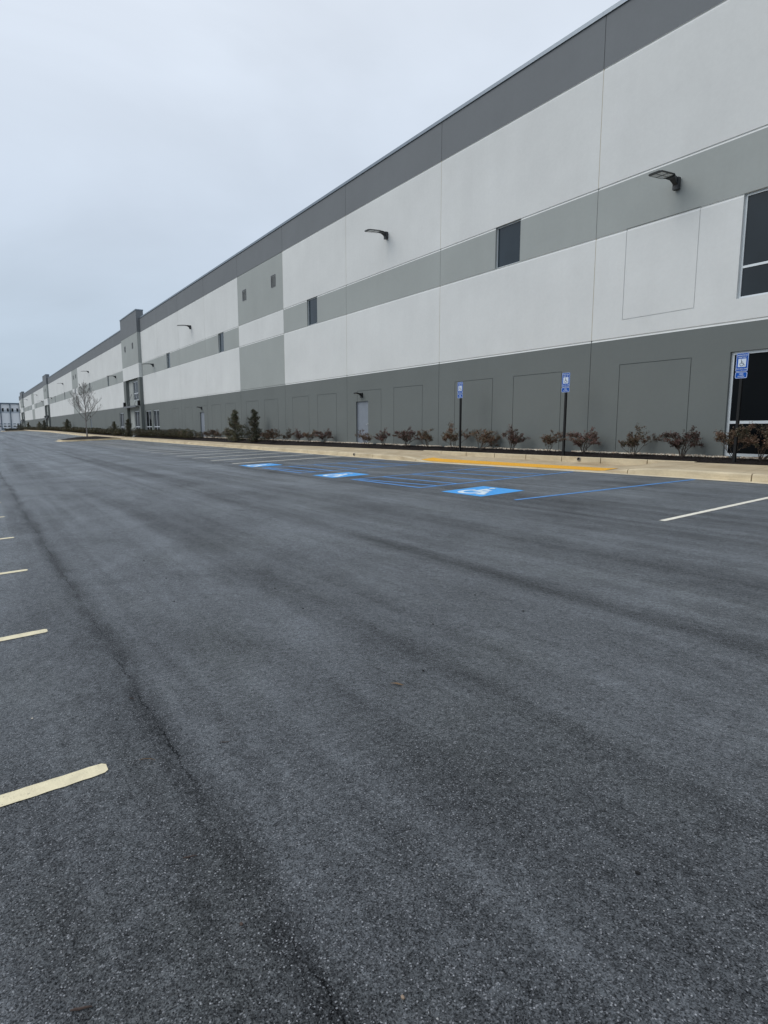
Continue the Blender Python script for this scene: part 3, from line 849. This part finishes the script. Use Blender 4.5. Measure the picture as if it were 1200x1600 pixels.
# ------------------------------------------------------------------ accessible parking signs
def text_obj(body, size, m, x_, y_, z_, parent, depth=.0006, sx=1.0, name='lettering'):
    cu = bpy.data.curves.new('t', 'FONT'); cu.body = body; cu.size = size; cu.align_x = 'CENTER'; cu.align_y = 'CENTER'
    cu.extrude = depth; cu.offset = size * .012
    to = bpy.data.objects.new('t', cu); col.objects.link(to)
    me = bpy.data.meshes.new_from_object(to.evaluated_get(bpy.context.evaluated_depsgraph_get()))
    bpy.data.objects.remove(to); me.materials.clear(); me.materials.append(m)
    me.transform(Matrix.Scale(sx, 4, (1, 0, 0)))
    me.transform(Matrix.Rotation(R(90), 4, 'X')); me.transform(Matrix.Translation((x_, y_, z_)))
    o = bpy.data.objects.new(name, me); col.objects.link(o); o.parent = parent
    return o
def rrect(x0, x1, z0, z1, r, n=5):
    P = []
    for cx, cz, a0 in ((x1 - r, z1 - r, 0), (x0 + r, z1 - r, 90), (x0 + r, z0 + r, 180), (x1 - r, z0 + r, 270)):
        for i in range(n + 1): P.append((cx + r * math.cos(R(a0 + 90 * i / n)), cz + r * math.sin(R(a0 + 90 * i / n))))
    return P
def plate(mb, x0, x1, z0, z1, y, th, r, m):
    P = rrect(x0, x1, z0, z1, r)
    mb.face([(a_, y, b_) for a_, b_ in reversed(P)], m); mb.face([(a_, y + th, b_) for a_, b_ in P], M['steel'])
    for (a_, b_), (c_, d_) in zip(P, P[1:] + P[:1]): mb.face([(a_, y, b_), (c_, y, d_), (c_, y + th, d_), (a_, y + th, b_)], m)
def ring(mb, x0, x1, z0, z1, y, r, wd, m):
    A = rrect(x0, x1, z0, z1, r); B = rrect(x0 + wd, x1 - wd, z0 + wd, z1 - wd, r - wd * .6)
    k = len(A)
    for i in range(k): j = (i + 1) % k; mb.face([(A[i][0], y, A[i][1]), (A[j][0], y, A[j][1]), (B[j][0], y, B[j][1]), (B[i][0], y, B[i][1])], m)
def make_sign(top):
    root = empty('parking_sign', (0, 0, 0), 'x', 'sign')
    p = MB(); p.box(-.032, .032, .006, .07, -.25, top - .02, M['black']); p.build('post', root)
    for zz in (top - .06, top - .42, top - .55):
        pass
    zt = top; zb = top - .457
    s = MB(); plate(s, -.1525, .1525, zb, zt, 0, .003, .028, M['sblue']); ring(s, -.146, .146, zb + .006, zt - .006, -.0012, .026, .009, M['swhite'])
    for zz in (zt - .018, zb + .018): s.tube([(0, -.004, zz), (0, .004, zz)], .006, M['steel'], 8)
    so_ = s.build('sign_plate', root)
    q = MB(); q.face([(-.098, -.0015, zb + .112), (.098, -.0015, zb + .112), (.098, -.0015, zb + .312), (-.098, -.0015, zb + .312)], M['swhite'])
    isa(q, M['sblack'], lambda u, v, o: (-.10 + .2 * u, -.0022 - o, zb + .112 + .2 * v), .0003)
    q.build('wheelchair_symbol', so_)
    text_obj('RESERVED PARKING', .045, M['swhite'], 0, -.002, zt - .060, so_, sx=.60)
    text_obj('PERMIT ONLY', .045, M['swhite'], 0, -.002, zt - .112, so_, sx=.72)
    text_obj('TOW-AWAY ZONE', .045, M['swhite'], 0, -.002, zb + .062, so_, sx=.70)
    z2 = zb - .008; z3 = z2 - .160
    s2 = MB(); plate(s2, -.1525, .1525, z3, z2, 0, .003, .032, M['sblue']); ring(s2, -.147, .147, z3 + .005, z2 - .005, -.0012, .03, .010, M['swhite'])
    s2o = s2.build('lower_sign_plate', root)
    text_obj('VAN', .058, M['swhite'], 0, -.002, z2 - .058, s2o, sx=.9)
    text_obj('ACCESSIBLE', .042, M['swhite'], 0, -.002, z3 + .050, s2o, sx=.74)
    return root
s0 = make_sign(0)
def place_sign(o, x_, y_, ztop, lb, rz=0, lean=0):
    o.location = (x_, y_, ztop); o.rotation_euler = (0, lean, rz); o['label'] = lb; o['group'] = 'blue accessible parking signs'
# posts are long: rebuild the post at true length
for c in list(s0.children):
    if c.name.startswith('post'):
        me = c.data
        for v in me.vertices: v.co.z = -2.78 if v.co.z < -.1 else -.03
s1 = copy_tree(s0); s2 = copy_tree(s0)
place_sign(s0, -7.80, 16.14, 3.615, 'blue van accessible sign on black post in front of the dark ground window', R(-3), R(.6))
place_sign(s1, -13.27, 16.14, 3.53, 'blue van accessible sign on black post, middle one before the plain grey wall', R(4), R(.2))
place_sign(s2, -18.45, 16.14, 3.55, 'blue van accessible sign on black post, farthest from the ground window', R(2), R(-.2))

# ------------------------------------------------------------------ drain outlets in the kerbs
def drain(x_, y_, z_, lb):
    o = empty('drain_outlet', (x_, y_, z_), lb, 'drain pipe', 'drain outlets in the kerbs')
    b = MB(); n = 14
    for i in range(n):
        a0, a1 = 2 * PI * i / n, 2 * PI * (i + 1) / n
        P = lambda a, r, y: (r * math.cos(a), y, r * math.sin(a))
        b.face([P(a0, .06, -.03), P(a1, .06, -.03), P(a1, .048, -.03), P(a0, .048, -.03)], M['palebark'])
        b.face([P(a0, .06, -.03), P(a1, .06, -.03), P(a1, .06, .02), P(a0, .06, .02)], M['palebark'])
        b.face([P(a0, .048, -.03), P(a1, .048, -.03), P(a1, .048, .01), P(a0, .048, .01)], M['black'])
    b.face([(.048 * math.cos(2 * PI * i / n), .008, .048 * math.sin(2 * PI * i / n)) for i in range(n)], M['black'])
    b.build('pipe_end', o)
drain(-12.43, 15.90, back(-12.43) - .058, 'grey round drain pipe end in the retaining kerb below a shrub')
drain(-23.55, 14.325, kerb_top(-23.55) - .075, 'dark round drain pipe end in the kerb face near the grey door')

# ------------------------------------------------------------------ plants
def leaf(mb, p, n, s, m, rd, asp=.5):
    n = n.normalized(); u = n.cross(Vector((rd.uniform(-1, 1), rd.uniform(-1, 1), rd.uniform(-1, 1))))
    if u.length < 1e-3: return
    u.normalize(); v = n.cross(u)
    mb.face([p - u * s, p + v * s * asp, p + u * s, p - v * s * asp], m)
def rv3(rd): return Vector((rd.gauss(0, 1), rd.gauss(0, 1), rd.gauss(0, 1)))
def make_red_shrub(seed, m, lean=0):
    rd = random.Random(seed)
    root = empty('burgundy_shrub', (0, 0, 0), 'x', 'shrub')
    st = MB(); lf = MB(); tips = []
    def grow(p, d_, L, r, lev):
        pts = [p]; q = p.copy(); dd = d_.copy(); k = 4
        for i in range(k):
            dd = (dd + rv3(rd) * .13 + Vector((0, 0, .02))).normalized(); q = q + dd * L / k; pts.append(q.copy())
        st.tube(pts, [lerp(r, r * .45, i / k) for i in range(k + 1)], M['stem'], 4, False)
        if lev >= 1:
            for i in range(1, k + 1): tips.append((pts[i], dd, lev))
        if lev < 3:
            for j in range(3 if lev else 2):
                b = pts[rd.randint(2, k)]
                ax = rv3(rd); ax.z *= .35
                grow(b, (dd * .9 + ax.normalized() * .75 + Vector((lean * .2, 0, .05))).normalized(), L * rd.uniform(.50, .78), r * .55, lev + 1)
    ns = rd.randint(6, 8)
    for i in range(ns):
        a_ = 2 * PI * i / ns + rd.uniform(-.3, .3); t = rd.uniform(.25, .95)
        grow(Vector((.02 * math.cos(a_), .02 * math.sin(a_), 0)), Vector((math.cos(a_) * t + lean * .5, math.sin(a_) * t, 1.15)).normalized(), rd.uniform(.36, .48), .012, 0)
    for p, dd, lev in tips:
        if p.z < .20 or rd.random() < .12: continue
        for _ in range(6 if lev == 3 else 4 if lev == 2 else 1):
            q = p + rv3(rd) * .022
            leaf(lf, q, rv3(rd) + Vector((0, 0, .4)), rd.uniform(.014, .027), m, rd, .55)
    st.build('stems', root); lf.build('foliage', root)
    return root
protos = [make_red_shrub(s_, M['redleaf2'] if s_ % 2 else M['redleaf'], l_) for s_, l_ in ((1, 0), (12, .5), (3, -.3), (24, .1), (5, .8))]
def settle(x_, y_): return bed_z(x_, y_) - .015
shr = [  # x, y, scale, proto, label
 (-7.35, 16.55, 1.15, 4, 'burgundy shrub right of the near sign post, spreading across the dark window'),
 (-8.02, 16.6, .98, 2, 'burgundy shrub left of the near sign post at the window corner'),
 (-9.45, 16.55, .98, 3, 'wide rusty shrub in front of the plain wall, nearest left of the ground window'),
 (-10.92, 16.5, .92, 0, 'rusty shrub below the left edge of the outlined wall rectangle, above the sidewalk end'),
 (-12.75, 16.5, .95, 3, 'reddish shrub just right of the middle sign post, above the drain pipe end'),
 (-14.2, 16.5, .80, 2, 'small reddish shrub just left of the middle sign post'),
 (-15.95, 16.5, .92, 1, 'sparse reddish shrub midway between the middle and far sign posts'),
 (-17.6, 16.5, .92, 4, 'burgundy shrub first to the right of the far sign post'),
 (-19.15, 16.5, 1.02, 0, 'burgundy shrub close behind the far sign post on its left'),
 (-20.95, 16.5, .95, 2, 'purple leaved shrub second to the left of the far sign post'),
 (-22.55, 16.5, .98, 3, 'bushy burgundy shrub third to the left of the far sign post'),
 (-24.35, 16.5, .95, 1, 'burgundy shrub just right of the grey door, leaning left'),
 (-26.0, 16.5, .90, 0, 'dark shrub standing in front of the nearest grey door'),
 (-30.4, 16.5, .95, 3, 'dark burgundy shrub first to the left of the nearest grey door'),
 (-32.2, 16.5, .85, 2, 'burgundy shrub second to the left of the nearest grey door'),
 (-33.8, 16.5, .85, 1, 'thin brown shrub third to the left of the nearest grey door'),
 (-35.6, 16.5, .85, 0, 'brown shrub fourth to the left of the nearest grey door'),
 (-37.2, 16.5, .98, 4, 'taller burgundy shrub fifth to the left of the nearest grey door'),
 (-38.5, 16.5, .85, 3, 'burgundy shrub beside the right small evergreen tree'),
 (-46.2, 16.5, .9, 1, 'reddish shrub touching the left side of the left small evergreen tree'),
 (-47.9, 16.5, .9, 0, 'reddish shrub second to the left of the left small evergreen tree'),
 (-49.5, 16.5, .9, 4, 'reddish shrub third to the left of the left small evergreen tree'),
 (-51.2, 16.5, .95, 2, 'reddish shrub beside the end of the near boxwood hedge')]
used = set()
rr = random.Random(77)
for x_, y_, s_, k, lb in shr:
    o = protos[k] if k not in used else copy_tree(protos[k]); used.add(k)
    o.location = (x_, y_, settle(x_, y_)); o.rotation_euler = (0, 0, rr.uniform(0, 6.28)); sc = s_ * rr.uniform(.92, 1.10) * .98
    o.scale = (sc * 1.1, sc * 1.1, sc); o['label'] = lb; o['group'] = 'burgundy shrubs along the wall'
# face proto 4's lean along +x for the first one
protos[4].rotation_euler = (0, 0, 0)

def make_evergreen(seed, H, W, top=1.0):
    rd = random.Random(seed)
    root = empty('evergreen_tree', (0, 0, 0), 'x', 'tree')
    tr = MB(); lf = MB()
    tp = [Vector((0, 0, -.1))]
    for i in range(1, 7): tp.append(Vector((rd.uniform(-.03, .03) * i / 3, rd.uniform(-.03, .03) * i / 3, H * .95 * i / 6)))
    tr.tube(tp, [.045, .04, .034, .028, .02, .013, .006], M['stem'], 6)
    nb = int(58 * H / 2.4)
    for i in range(nb):
        t = ((i + .5) / nb) ** 1.35; z = H * lerp(.04, .97, t)
        rad = 1.2 * W * (1 - t) ** .65 * rd.uniform(.35, 1.25) * (.7 + .3 * min(1, t * 7)) * (1 if rd.random() > .12 else 1.3) + .05
        a_ = i * 2.4 + rd.uniform(-.5, .5)
        d_ = Vector((math.cos(a_), math.sin(a_), rd.uniform(-.05, .35) + .8 * t)).normalized()
        q = Vector((0, 0, z * .90)); pts = [q.copy()]; k = 6
        for j in range(k): q = q + (d_ + rv3(rd) * .16).normalized() * rad / k; pts.append(q.copy())
        tr.tube(pts, [lerp(.012, .004, j / k) for j in range(k + 1)], M['stem'], 4, False)
        for j in range(1, k + 1):
            for _ in range(int((6 + 5 * j) * min(1.2, .45 + rad))):
                c = pts[j] + rv3(rd) * (.045 + .03 * rad)
                leaf(lf, c, rv3(rd) + Vector((d_.x, d_.y, .4)) * .7, rd.uniform(.026, .050), M['evleaf'], rd, .45)
    tr.build('trunk', root); lf.build('crown', root)
    return root
ev = [make_evergreen(3, 2.55, .72), make_evergreen(8, 2.5, .60), make_evergreen(21, 2.2, .75)]
evs = [(-43.9, 16.3, 0, 1.0, 'conical dark evergreen, left of the two small trees beside the red shrubs'),
       (-40.1, 16.3, 1, 1.0, 'rounder brownish evergreen, right of the two small trees beside the red shrubs'),
       (-79.6, 16.0, 1, .98, 'small evergreen tree standing in the portal of the nearest tower'),
       (-89.0, 16.1, 2, .95, 'bushy evergreen just left of the nearest tower'),
       (-137.5, 16.1, 2, 1.25, 'evergreen beyond the bare tree above the long hedge'),
       (-184, 16.1, 0, 1.15, 'far evergreen, right of the pair by the middle tower'),
       (-198, 16.1, 2, 1.2, 'far evergreen, left of the pair by the middle tower'),
       (-238, 16.1, 0, 1.1, 'distant evergreen between the middle and farthest towers'),
       (-276, 16.1, 2, 1.2, 'distant evergreen in front of the farthest tower'),
       (-318, 17.5, 0, 1.2, 'distant evergreen past the end of the warehouse')]
us = set()
for x_, y_, k, s_, lb in evs:
    o = ev[k] if k not in us else copy_tree(ev[k]); us.add(k)
    o.location = (x_, y_, bed_z(x_, y_) - .03 if x_ > -296 else zg(x_, 14) + .1); o.rotation_euler = (0, 0, rr.uniform(0, 6.28)); o.scale = (s_, s_, s_)
    o['label'] = lb; o['group'] = 'small evergreen trees along the warehouse'
ev[0].rotation_euler = (0, 0, .4); ev[1].rotation_euler = (0, 0, 2.0)

def make_box(seed, n, s):
    rd = random.Random(seed); root = empty('boxwood_shrub', (0, 0, 0), 'x', 'shrub')
    lf = MB(); st = MB()
    for i in range(6):
        a_ = i * 1.05; st.tube([(0, 0, -.05), (.14 * math.cos(a_), .14 * math.sin(a_), .2), (.26 * math.cos(a_), .26 * math.sin(a_), .52)], [.012, .009, .004], M['stem'], 4, False)
    st.build('stems', root)
    for _ in range(n):
        d_ = rv3(rd).normalized(); k = noise.noise(d_ * 2.2 + Vector((seed, 0, 0)))
        r = (.86 + .26 * k) * rd.uniform(.62, 1.03) ** .6
        p = Vector((d_.x * .39 * r, d_.y * .42 * r, .42 + d_.z * .46 * r * (1.0 if d_.z > 0 else .9)))
        if p.z < .04: continue
        leaf(lf, p, d_ + rv3(rd) * .6, rd.uniform(.6, 1.1) * s, M['boxleaf'], rd, .6)
    lf.build('foliage', root)
    return root
bx = [make_box(1, 1500, .030), make_box(2, 1500, .030), make_box(3, 1500, .030)]
bf = [make_box(11, 420, .065), make_box(12, 420, .065)]
us = set()
def hedge(x0, x1, st, pr_, lb, grp):
    x_ = x0; i = 0
    while x_ > x1:
        k = rr.randrange(len(pr_)); p = pr_[k]
        o = p if p.name not in us else copy_tree(p); us.add(p.name)
        y_ = 16.32 + rr.uniform(-.05, .05)
        o.location = (x_, y_, bed_z(x_, y_) - .03); o.rotation_euler = (0, 0, rr.uniform(0, 6.28))
        s_ = rr.uniform(.93, 1.08); o.scale = (s_ * 1.62, s_ * 1.55, s_ * rr.uniform(.98, 1.14)); o['label'] = lb; o['group'] = grp
        x_ -= st * rr.uniform(.93, 1.07); i += 1
hedge(-54.5, -77.2, 1.62, bx, 'clipped green brown boxwood shrub in the hedge right of the nearest tower', 'boxwood hedge right of the nearest tower')
o = copy_tree(bx[1]); o.location = (-52.6, 16.4, settle(-52.6, 16.4)); o.scale = (.85, .85, .8); o['label'] = 'lone reddish green boxwood shrub just off the right end of the near hedge'; o['group'] = 'boxwood hedge right of the nearest tower'
hedge(-86.2, -178.5, 1.7, bf, 'clipped boxwood shrub in the long hedge between the nearest and middle towers', 'boxwood hedge between the nearest and middle towers')
hedge(-189, -267.5, 1.8, bf, 'clipped boxwood shrub in the far hedge beyond the middle tower', 'boxwood hedge beyond the middle tower')

# ------------------------------------------------------------------ parking islands
def island(x0, x1, y0, y1, name, lb):
    """x0<x1, rounded nose at y0"""
    P = []; r = (x1 - x0) / 2 * .95; cx = (x0 + x1) / 2
    r = min(r, 1.6)
    for i in range(9): a_ = R(180 + 90 * i / 8); P.append((x0 + r + r * math.cos(a_), y0 + r + r * math.sin(a_)))
    for i in range(9): a_ = R(270 + 90 * i / 8); P.append((x1 - r + r * math.cos(a_), y0 + r + r * math.sin(a_)))
    P.append((x1, y1)); P.insert(0, (x0, y1))
    ctr = Vector((cx, (y0 + y1) / 2))
    mb = MB(); inn = [(lerp(p[0], cx, .15 / abs(x1 - x0) * 2), p[1] + (.15 if p[1] < y0 + r else 0)) for p in P]
    gut = [(lerp(p[0], cx, -.5 / abs(x1 - x0)), p[1] - (.3 if p[1] < y0 + r else 0)) for p in P]
    z0 = lambda q: zg(*q)
    for i in range(len(P) - 1):
        a_, b_, c_, d_ = P[i], P[i + 1], inn[i + 1], inn[i]
        mb.face([(*a_, z0(a_) - .05), (*b_, z0(b_) - .05), (*b_, z0(b_) + .15), (*a_, z0(a_) + .15)], M['conc'])
        mb.face([(*a_, z0(a_) + .15), (*b_, z0(b_) + .15), (*c_, z0(c_) + .155), (*d_, z0(d_) + .155)], M['conc'])
        mb.face([(*gut[i], z0(gut[i]) + .008), (*gut[i + 1], z0(gut[i + 1]) + .008), (*b_, z0(b_) + .012), (*a_, z0(a_) + .012)], M['gutter'])
    tag(mb.build(name + '_kerb'), lb + ', concrete kerb', 'kerb', kind='structure')
    mb = MB(); n = 14
    rings = []
    for k in range(7):
        t = k / 6
        rings.append([(lerp(q[0], cx, t * .98), lerp(q[1], ctr.y, t * .9)) for q in inn])
    for k in range(6):
        for i in range(len(inn) - 1):
            q = [rings[k][i], rings[k][i + 1], rings[k + 1][i + 1], rings[k + 1][i]]; tt = [k / 6, k / 6, (k + 1) / 6, (k + 1) / 6]
            mb.face([(*c, z0(c) + .13 + .30 * math.sin(PI / 2 * t) + .03 * noise.noise(Vector((c[0] * 3, c[1] * 3, 0)))) for c, t in zip(q, tt)], M['mulch'])
    tag(mb.build(name + '_mulch'), lb + ', dark mounded mulch', 'mulch', kind='stuff')
island(-80.2, -74.2, 8.1, 14.1, 'near_island', 'parking island under the bare tree')
island(-221, -214, 7.5, 14.1, 'far_island', 'distant planted parking island')
for i in range(10):
    x_ = -214.8 - .55 * i; y_ = 8.6 + (i * 37 % 10) * .52
    o = copy_tree(bf[i % 2]); o.location = (x_, y_, zg(x_, y_) + .25); s_ = rr.uniform(.8, 1.1); o.scale = (s_ * 1.2, s_ * 1.2, s_ * .8)
    o['label'] = 'low dark shrub on the distant planted island'; o['group'] = 'low shrubs on the distant island'

def make_bare(H):
    rd = random.Random(9); root = empty('bare_tree', (0, 0, 0), 'leafless young tree with upswept twigs on the mulched parking island', 'tree')
    tr = MB(); br = MB()
    tp = [Vector((0, 0, -.1))]
    for i in range(1, 11): tp.append(Vector((.05 * math.sin(i * .8) - .02 * i, .04 * math.cos(i * 1.3), H * i / 10)))
    tr.tube(tp, [.085, .068, .060, .054, .047, .040, .032, .025, .018, .012, .006], M['palebark'], 8)
    def grow(p, d_, L, r, lev):
        k = 5; pts = [p]; q = p.copy(); dd = d_.copy()
        for i in range(k):
            dd = (dd + rv3(rd) * .055 + Vector((0, 0, .085))).normalized(); q = q + dd * L / k; pts.append(q.copy())
        br.tube(pts, [lerp(r, r * .4, i / k) for i in range(k + 1)], M['palebark'], 5 if lev == 0 else 3, False)
        if lev < 3:
            for j in range((7, 4, 3)[lev]):
                t = rd.uniform(.25, .98); i = min(k - 1, int(t * k)); b = pts[i].lerp(pts[i + 1], t * k - i)
                ax = rv3(rd); ax = (ax - dd * ax.dot(dd)).normalized()
                grow(b, (dd + ax * rd.uniform(.45, .75)).normalized(), L * rd.uniform(.35, .55) * (1.1 - .4 * t), max(.0042, r * .5), lev + 1)
    n = 28
    for i in range(n):
        t = i / (n - 1); z = lerp(1.55, H * .88, t ** .9); a_ = i * 2.4 + rd.uniform(-.3, .3)
        L = lerp(3.0, .55, t ** .75) * rd.uniform(.85, 1.1)
        c = int(z / H * 10); base = tp[c].lerp(tp[min(10, c + 1)], z / H * 10 - c)
        grow(base, Vector((math.cos(a_), math.sin(a_), lerp(.50, 2.2, t))).normalized(), L, lerp(.034, .012, t), 0)
    tr.build('trunk', root); br.build('branches', root)
    return root
bt = make_bare(6.5); bt.location = (-78.0, 11.1, zg(-78, 11.1) + .40)

# ------------------------------------------------------------------ far warehouse
fw = empty('far_warehouse', (-380, 20, .6), 'distant white warehouse with dark roof edge and square windows', 'warehouse')
def fpart(mb, n): o = mb.build(n, None); o.parent = fw; o.matrix_parent_inverse = Matrix.Translation((380, -20, -.6)); return o
FX = -380.
mb = MB(); mb.box(FX - 60, FX, -80, 150, -.5, 14.4, M['farw']); mb.box(FX, FX + .1, -80, 150, 7.9 + 1.75, 9.6 + 1.75, M['farb']); fpart(mb, 'wall')
mb = MB(); mb.box(FX - 61, FX + .6, -81, 151, 14.42, 14.95, M['farblue']); fpart(mb, 'roof')
for i in range(-6, 16):
    y_ = 13.55 + 4.35 * i
    mb = MB(); mb.box(FX + .1, FX + .6, y_ - .22, y_ + .22, .3, 14.4, M['farblue']); fpart(mb, 'pilaster')
    for q in (1.0, 3.25):
        mb = MB(); mb.box(FX + .11, FX + .22, y_ + q - .42, y_ + q + .42, 10.4, 12.1, M['glass']); fpart(mb, 'window')
    for q in (1.5, 3.3):
        mb = MB(); mb.box(FX + .11, FX + .35, y_ + q - .6, y_ + q + .6, 3.9, 4.15, M['farblue']); mb.box(FX + .11, FX + .35, y_ + q - .55, y_ + q + .55, 2.5, 2.95, M['black']); fpart(mb, 'dock_door')
    mb = MB(); mb.box(FX + .4, FX + 3.5, y_ + .3, y_ + 1.6, .3, 1.7, M['farblue']); fpart(mb, 'dock_leveller')

# ------------------------------------------------------------------ litter on the asphalt
def twig(x_, y_, L, rz, r, lb, m='twig', curve=.0):
    mb = MB(); n = 5
    mb.tube([(L * (i / n - .5), curve * math.sin(PI * i / n), r * .8 + .001 * math.sin(i * 2.2)) for i in range(n + 1)], [r * .6, r, r * 1.05, r * .9, r * .8, r * .4], M[m], 6)
    o = mb.build('twig', None, (x_, y_, zg(x_, y_) + .002)); o.rotation_euler = (R(2), 0, rz); tag(o, lb, 'twig', 'bits of twig on the asphalt')
twig(-1.84, .14, .062, R(70), .0042, 'thick brown twig nearest the bottom left corner')
twig(-2.29, .60, .055, R(75), .0030, 'dark twig lying above and left of the brown pod')
twig(-3.14, .63, .085, R(55), .0018, 'thin reddish curved pine needle right of the nearest cream line', 'dryleaf', .012)
twig(-3.06, 1.02, .05, R(60), .0022, 'small dark twig right of the pine needle')
twig(-3.95, .72, .04, R(40), .002, 'tiny dark twig above the nearest cream line end')
def pebble(x_, y_, s, lb, m, name, cat, flat=.6):
    mb = MB(); rock(mb, (0, 0, 0), (s, s * .8, s * flat), M[m], random.Random(int(x_ * 1000)))
    o = mb.build(name, None, (x_, y_, zg(x_, y_) + s * flat * .6), smooth=False); tag(o, lb, cat)
pebble(-1.30, .95, .0085, 'tan pebble at the bottom centre of the lot', 'peb', 'pebble', 'stone')
pebble(-1.85, .65, .009, 'dark brown seed pod right of the lower dark twig', 'twig', 'seed_pod', 'seed pod', .45)
pebble(-.71, 1.62, .008, 'pale flat stone chip near the bottom right corner', 'stone', 'stone_chip', 'stone', .3)
pebble(-4.05, .17, .007, 'white stone chip left of the nearest cream line end', 'stone', 'stone_chip', 'stone', .5)
mb = MB()
mb.face([(-.05, 0, .004), (-.01, -.012, .012), (.04, -.006, .006), (.055, .006, .004), (.0, .016, .01)], M['dryleaf'])
o = mb.build('dry_leaf', None, (-3.06, 2.17, zg(-3.06, 2.17) + .002)); o.rotation_euler = (0, 0, R(35)); tag(o, 'curled dry brown leaf in the middle of the aisle', 'leaf')

for x_, y_ in ((-7.99, 1.7), (-6.88, 1.69), (-5.92, 1.52), (-5.68, 2.48), (-4.89, 2.41), (-3.8, 3.07), (-4.18, 3.89), (-3.56, 3.89), (-3.12, 2.44), (-1.18, 1.96)):
    mb = MB(); rock(mb, (0, 0, 0), (.013, .008, .006), M['black'], random.Random(int(x_ * 99)))
    o = mb.build('asphalt_crumb', None, (x_, y_, zg(x_, y_) + .004)); tag(o, 'tiny black crumb lying loose on the asphalt of the aisle', 'crumb', 'black crumbs scattered on the aisle')
